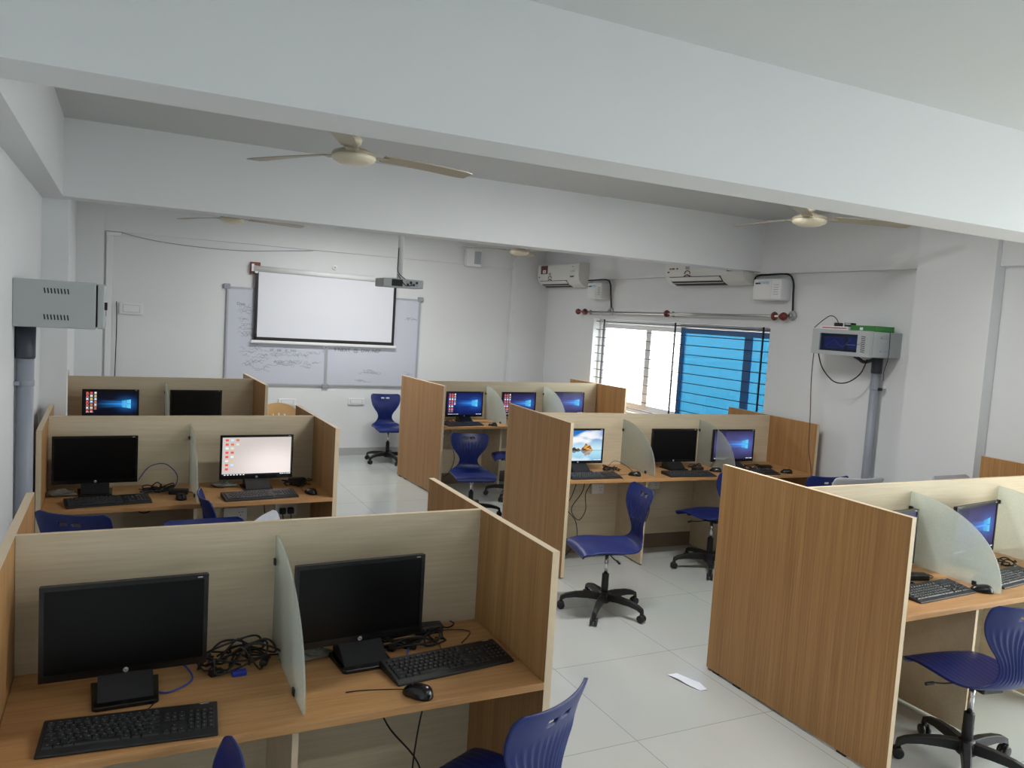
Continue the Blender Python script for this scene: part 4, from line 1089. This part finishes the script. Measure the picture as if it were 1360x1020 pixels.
t = thing('rack_cabinet', 'light grey wall rack with a dark glass door, on the right wall', 'cabinet', (XR, 4.28, 1.82))
b = MB(); b.box((-0.33, 0, 0.004), (-0.0008, 0.577, 0.204), 'cab_grey'); b.build('body', t, bevel=0.003)
d = MB()
d.box((-0.365, 0, 0), (-0.334, 0.12, 0.206), 'cab_grey'); d.box((-0.365, 0.50, 0), (-0.334, 0.577, 0.206), 'cab_grey')
d.box((-0.365, 0.12, 0), (-0.334, 0.50, 0.032), 'cab_grey'); d.box((-0.365, 0.12, 0.174), (-0.334, 0.50, 0.206), 'cab_grey'); o = d.build('door', t)
g = MB(); g.box((-0.352, 0.12, 0.032), (-0.348, 0.50, 0.174), 'smoke'); go = g.build('door_glass', o)
v = MB()
for k in range(9):
    v.add([(-0.3656, 0.045, 0.035 + k * .015), (-0.3656, 0.085, 0.04 + k * .015), (-0.3656, 0.085, 0.046 + k * .015), (-0.3656, 0.045, 0.041 + k * .015)], [(0, 1, 2, 3)], 'slot')
v.lathe([(0.014, 0), (0.012, 0.01)], 'alu', 16, tf=Matrix.Translation((-0.3655, 0.10, 0.105)) @ Matrix.Rotation(-PI/2, 4, 'Y')); v.build('perforation', o)
b = MB(); b.box((-0.338, 0.121, 0.033), (-0.331, 0.499, 0.173), 'slot'); b.box((-0.343, 0.27, 0.05), (-0.338, 0.47, 0.15), 'bluecable'); b.box((-0.343, 0.14, 0.055), (-0.338, 0.23, 0.15), 'bluecable'); b.tube([(-0.346, 0.44, 0.06), (-0.346, 0.36, 0.12), (-0.346, 0.28, 0.07), (-0.346, 0.2, 0.13)], 0.005, 'ledblue', 6); b.box((-0.347, 0.15, 0.085), (-0.345, 0.24, 0.093), 'white'); b.build('patch_panel', t)
h = MB()
for zz in (0.045, 0.15): h.rbox((-0.25, -0.008, zz), (-0.13, 0.0, zz + 0.014), 'alu', 0.002)
h.build('hinge', t)
ed = MB()
for k in range(4): ed.box((-0.3658, 0.525, 0.03 + k*.045), (-0.365, 0.55, 0.05 + k*.045), 'alu'); ed.box((-0.3658, 0.12 + k*.1, 0.008), (-0.365, 0.16 + k*.1, 0.022), 'alu')
ed.build('mark', o)
t = thing('conduit_pipe', 'grey conduit pipe rising behind the right desks to the wall rack', 'pipe', (XR - 0.075, 4.43, 0))
MB().tube([(0, 0.0, 0), (0, 0.0, 0.9), (0, 0.0, 1.70)], 0.036, 'pipe_grey', 20, False).build('tube', t)
b = MB(); b.lathe([(0.040, 1.69), (0.042, 1.7), (0.042, 1.815)], 'pipe_dark', 20); b.tube([(-0.02, 0.02, 1.80), (-0.03, 0.10, 1.775), (-0.03, 0.16, 1.80), (-0.03, 0.2, 1.815)], 0.014, 'pipe_dark', 10); o = b.build('coupling', t); o['label'] = 'dark grey coupling'
b = MB(); b.lathe([(0.037, 1.555), (0.039, 1.558), (0.039, 1.572), (0.037, 1.575)], 'pipe_grey', 20); b.box((0.0, -0.05, 1.558), (0.0742, -0.034, 1.572), 'alu'); b.rbox((-0.01, -0.065, 1.553), (0.012, -0.036, 1.577), 'slot', 0.003); b.build('clamp', t)
ztop = 1.82 + 0.206
t = thing('router_box', 'white router box with a red stripe on top of the right wall rack', 'router', (XR - 0.22, 4.70, ztop - 0.0015))
b = MB(); b.rbox((-0.09, -0.15, 0), (0.09, 0.13, 0.03), 'white', 0.005); o = b.build('case', t)
b = MB(); b.box((-0.0912, -0.14, 0.012), (-0.09, 0.11, 0.02), 'red'); b.build('stripe', t)
t = thing('cardboard_box', 'flat green box lying on top of the right wall rack', 'box', (XR - 0.19, 4.44, ztop - 0.0015))
b = MB(); b.rbox((-0.1, -0.15, 0), (0.1, 0.10, 0.045), 'green', 0.002); b.build('body', t)
b = MB(); b.box((-0.1008, -0.02, 0.008), (-0.1, 0.01, 0.03), 'paper'); b.build('sticker', t)
t = thing('power_adapter', 'small black adapter with arched cord on the white router box', 'adapter', (XR - 0.24, 4.655, ztop + 0.029))
b = MB(); b.rbox((-0.03, 0.03, 0), (0.03, 0.075, 0.03), 'black', 0.005); b.build('brick', t)
b = MB(); b.rbox((-0.03, -0.10, 0.0), (0.03, -0.03, 0.032), 'black', 0.004); b.rbox((-0.0305, -0.095, 0.016), (-0.03, -0.04, 0.028), 'silver_print', 0.0002); b.build('converter', t)
c = MB(); c.tube([(0, 0.055, 0.028), (-0.01, 0.08, 0.07), (-0.02, 0.13, 0.085), (-0.04, 0.19, 0.04), (-0.07, 0.24, -0.02)], 0.0035, 'rubber', 8); c.build('cord', t)
t = thing('hanging_cable', 'thin brown cable dropping from the left edge of the right wall rack', 'cables', (0, 0, 0))
MB().tube([(5.23, 4.84, 1.823), (5.23, 4.84, 1.6), (5.245, 4.83, 1.3), (5.235, 4.80, 1.0), (5.255, 4.77, 0.8), (5.26, 4.74, 0.4), (5.27, 4.74, 0.006)], 0.004, plain('brown_cable', rgb(92, 70, 60), 0.5, noise=0.05), 6).build('cord', t)
t = thing('hanging_cable', 'black cable drooping in a U below the right wall rack', 'cables', (0, 0, 0))
MB().tube([(5.24, 4.80, 1.823), (5.26, 4.76, 1.70), (5.29, 4.66, 1.60), (5.33, 4.56, 1.60), (5.38, 4.48, 1.68), (5.41, 4.45, 1.80)], 0.005, 'rubber', 8).build('cord', t)
t = thing('hanging_cable', 'thin wire over the side of the right wall rack beside the pipe', 'cables', (0, 0, 0))
MB().tube([(5.42, 4.27, 2.03), (5.42, 4.264, 1.9), (5.41, 4.262, 1.80), (5.43, 4.30, 1.72), (5.46, 4.32, 1.66), (5.47, 4.33, 1.64)], 0.003, 'pipe_dark', 6).build('cord', t)

# ------------------------------------------------------------------ front wall: whiteboard, screen, projector, fittings
yf = YF - 0.001
t = thing('whiteboard', 'large two-panel whiteboard with faint writing on the front wall', 'whiteboard', (2.395, yf, 1.53))
X0, X1, Z0, Z1 = -1.25, 1.255, -0.605, 0.605
for (a, c) in ((X0, 0.0), (0.0, X1)):
    b = MB(); b.box((a + .01, -0.018, Z0 + .01), (c - .01, -0.001, Z1 - .01), 'board'); b.build('panel', t)
f = MB()
for (a, c, d, e) in ((X0, X1, Z1 - .022, Z1), (X0, X1, Z0, Z0 + .022), (X0, X0 + .022, Z0, Z1), (X1 - .022, X1, Z0, Z1), (-0.018, 0.018, Z0, Z1)):
    f.box((a, -0.026, d), (c, -0.0006, e), 'alu')
f.build('frame', t)
for cx, cz in ((X0, Z1), (X1, Z1), (X0, Z0), (X1, Z0), (0.0, Z0)):
    c = MB(); s_ = 0.04; c.rbox((cx - s_, -0.03, cz - s_ * .8), (cx + s_, -0.0008, cz + s_ * .8), 'pipe_grey', 0.01); c.build('corner_cap', t)
wr = MB(); rd = random.Random(4)
def scrawl(cx, cz, w_, h, n):
    for _ in range(n):
        x = cx + rd.uniform(-w_, w_); z = cz + rd.uniform(-h, h); pts = [(x, -0.0184, z)]
        for k in range(rd.randint(4, 8)):
            x += rd.uniform(0.005, 0.03); pts.append((x, -0.0184, z + rd.uniform(-.02, .02)))
        wr.tube(pts, 0.0013, 'ink', 4, True, 3)
scrawl(-1.05, 0.34, 0.07, 0.05, 9); scrawl(-1.06, 0.12, 0.06, 0.12, 14); scrawl(-1.0, -0.1, 0.14, 0.1, 10); scrawl(-0.95, -0.32, 0.17, 0.10, 16)
scrawl(-0.5, -0.2, 0.30, 0.03, 16); scrawl(-0.42, -0.33, 0.28, 0.05, 22); scrawl(0.52, -0.40, 0.12, 0.03, 8); scrawl(0.42, -0.52, 0.04, 0.05, 5)
scrawl(1.08, 0.33, 0.05, 0.01, 4); scrawl(-0.83, 0.2, 0.02, 0.2, 8); scrawl(1.08, -0.45, 0.03, 0.05, 4)
for txt, x, z, sz in (('9 NEXT  @  DW. NEP', 0.41, -0.125, 0.066), ('of   set   is   key', -0.55, -0.155, 0.05), ('Date', -1.08, 0.40, 0.05)):
    wr.add(*text_mesh(txt, sz), 'ink', False, Matrix.Translation((x, -0.0186, z)) @ FACE_Y)
wr.build('writing', t)

t = thing('projection_screen', 'pull-down white projection screen with black border in front of the whiteboard', 'projector screen', (2.37, YF - 0.06, 1.5))
b = MB(); b.cyl((-0.92, 0, 0.875), (0.93, 0, 0.855), 0.035, 'white', 20)
b.box((-0.95, -0.02, 0.84), (-0.92, 0.055, 0.93), 'white'); b.box((0.93, -0.02, 0.82), (0.955, 0.055, 0.91), 'white'); b.build('roller_case', t)
b = MB(); b.box((-0.90, -0.004, 0.03), (0.915, -0.002, 0.86), 'screen_fabric'); b.build('fabric', t)
k = MB(); k.box((-0.90, -0.0046, 0.02), (-0.862, -0.0014, 0.85), 'black'); k.box((0.88, -0.0046, 0.02), (0.915, -0.0014, 0.84), 'black'); k.box((-0.90, -0.0046, -0.008), (0.915, -0.0014, 0.033), 'black'); k.build('border', t)
b = MB(); b.rbox((-0.93, -0.018, -0.045), (0.945, 0.012, -0.008), 'white', 0.008); b.build('bottom_bar', t)
b = MB(); b.tube([(0.0, -0.02, -0.045), (-0.03, -0.02, -0.07), (0.0, -0.02, -0.085), (0.03, -0.02, -0.07), (0.0, -0.02, -0.045)], 0.003, 'white', 6); b.build('pull_ring', t)
t = thing('wooden_block', 'small brown wooden mounting block above the left end of the projection screen', 'block', (1.47, yf, 2.38))
MB().rbox((-0.06, -0.03, -0.075), (0.06, -0.0005, 0.075), 'brownblock', 0.003).build('block', t)
MB().rbox((-0.01, -0.075, -0.06), (0.03, -0.03, 0.03), 'white', 0.004).build('screen_hook', t)

t = thing('projector', 'ceiling-hung projector in front of the screen', 'projector', (2.27, 7.0, 2.17))
b = MB(); b.rbox((-0.19, -0.13, 0), (0.19, 0.13, 0.078), 'cab_grey', 0.01, 3); b.build('body', t)
v = MB()
for k in range(9): v.box((-0.11 + k * 0.011, -0.1312, 0.012), (-0.104 + k * 0.011, -0.13, 0.068), 'slot')
v.box((-0.112, -0.1306, 0.01), (-0.01, -0.13, 0.07), 'slot'); v.build('vent', t)
p = MB(); p.box((0.02, -0.131, 0.015), (0.14, -0.13, 0.065), 'pipe_grey')
for k in range(4): p.rbox((0.03 + k * .028, -0.1335, 0.02 + (k % 2) * .02), (0.05 + k * .028, -0.13, 0.04 + (k % 2) * .02), 'slot', 0.001)
p.build('ports', t)
l = MB(); l.lathe([(0.035, 0), (0.035, 0.03), (0.028, 0.03)], 'black_gloss', 20, tf=Matrix.Translation((-0.12, 0.128, 0.04)) @ Matrix.Rotation(-PI/2, 4, 'X')); l.build('lens', t)
m_ = MB(); m_.rbox((-0.09, -0.06, 0.078), (0.09, 0.06, 0.088), 'white', 0.003); m_.cyl((0, 0, 0.085), (0, 0, 0.87), 0.026, 'white', 16); m_.lathe([(0.05, 0.86), (0.05, 0.87)], 'white', 16); m_.build('ceiling_pole', t)
c = MB(); c.tube([(-0.025, -0.02, 0.36), (-0.03, -0.03, 0.24), (-0.025, -0.03, 0.14), (0.03, -0.11, 0.07), (0.08, -0.136, 0.03)], 0.004, 'rubber', 8)
c.tube([(-0.025, -0.03, 0.12), (-0.02, -0.135, 0.06), (0.02, -0.138, 0.02), (0.08, -0.136, 0.025)], 0.004, 'rubber', 8); c.build('cable', t)

t = thing('wall_speaker', 'small white wall speaker high on the front wall beside the second beam', 'speaker', (4.37, YF - 0.031, 2.765))
b = MB(); b.rbox((-0.12, -0.11, -0.12), (0.10, -0.0005, 0.12), 'white', 0.01); b.build('case', t)
g = MB(); g.rbox((-0.01, -0.116, -0.09), (0.09, -0.11, 0.085), 'alu', 0.004); g.build('grille', t)
def switchboard(x, z, w_, h, label):
    t = thing('switchboard', label, 'switchboard', (x, yf, z), 0, 'white switchboards on the front wall')
    MB().rbox((-w_/2, -0.02, -h/2), (w_/2, -0.0005, h/2), 'white', 0.004).build('plate', t)
    s = MB(); s.rbox((-w_*.34, -0.024, -h*.3), (w_*.34, -0.02, h*.3), 'white', 0.002); s.box((-w_*.36, -0.0206, -h*.33), (w_*.36, -0.0198, h*.33), 'alu'); s.build('switch', t)
switchboard(1.92, 0.71, 0.22, 0.085, 'white switchboard below the whiteboard, left of the whiteboard centre strip')
switchboard(2.82, 0.725, 0.22, 0.085, 'white switchboard below the whiteboard, left of the far navy chair')
switchboard(0.095, 1.795, 0.25, 0.13, 'white switchboard on the front wall right of the left cabinet')
t = thing('ceiling_rose', 'round white cover on the wall just above the projection screen', 'cover', (2.46, yf, 2.47))
MB().lathe([(0.035, 0.0005), (0.033, 0.015), (0.02, 0.02)], 'white', 20, tf=Matrix.Rotation(PI/2, 4, 'X')).build('cover', t)
MB().lathe([(0.012, 0.02), (0.01, 0.026)], 'alu', 12, tf=Matrix.Rotation(PI/2, 4, 'X')).build('knob', t)
t = thing('conduit', 'white vertical conduit in the front left corner', 'conduit', (-0.13, yf, 0))
MB().rbox((-0.045, -0.03, 0.0), (0.02, -0.0005, 2.66), 'white', 0.004).build('duct', t)
MB().rbox((-0.05, -0.033, 2.62), (0.10, -0.0005, 2.66), 'white', 0.004).build('elbow', t)
t = thing('wall_cable', 'thin grey cable drooping along the top of the front wall', 'cables', (0, 0, 0))
MB().tube([(-0.02, YF - .035, 2.662), (0.3, YF - .012, 2.61), (0.75, YF - .012, 2.58), (1.3, YF - .012, 2.58), (1.8, YF - .012, 2.625), (2.17, YF - .012, 2.66)], 0.004, 'pipe_grey', 6).build('cord', t)
t = thing('wall_cable', 'black cable running down beside the white conduit in the front left corner', 'cables', (0, 0, 0))
MB().tube([(-0.06, YF - .037, 1.87), (-0.055, YF - .037, 1.6), (-0.06, YF - .037, 1.2), (-0.065, YF - .037, 0.9), (-0.07, YF - .037, 0.4)], 0.006, 'rubber', 6).build('cord', t)

# scrap on the floor
t = thing('paper_strip', 'small white paper strip on the floor left of the big oak end panel', 'paper', (2.86, 3.32, 0.0))
vs = []; fs = []
P_ = [(-0.06, 0.11), (0.0, 0.1), (-0.045, 0.03), (0.035, 0.02), (-0.03, -0.05), (0.045, -0.05), (-0.005, -0.11), (0.035, -0.12)]
for i, (x, y) in enumerate(P_): vs.append((x, y, 0.002 + 0.004 * (i % 3)))
for i in range(0, 6, 2): fs.append((i, i + 1, i + 3, i + 2))
b = MB(); b.add(vs, fs, 'paper'); o = b.build('strip', t)
s = o.modifiers.new('Solidify', 'SOLIDIFY'); s.thickness = 0.001
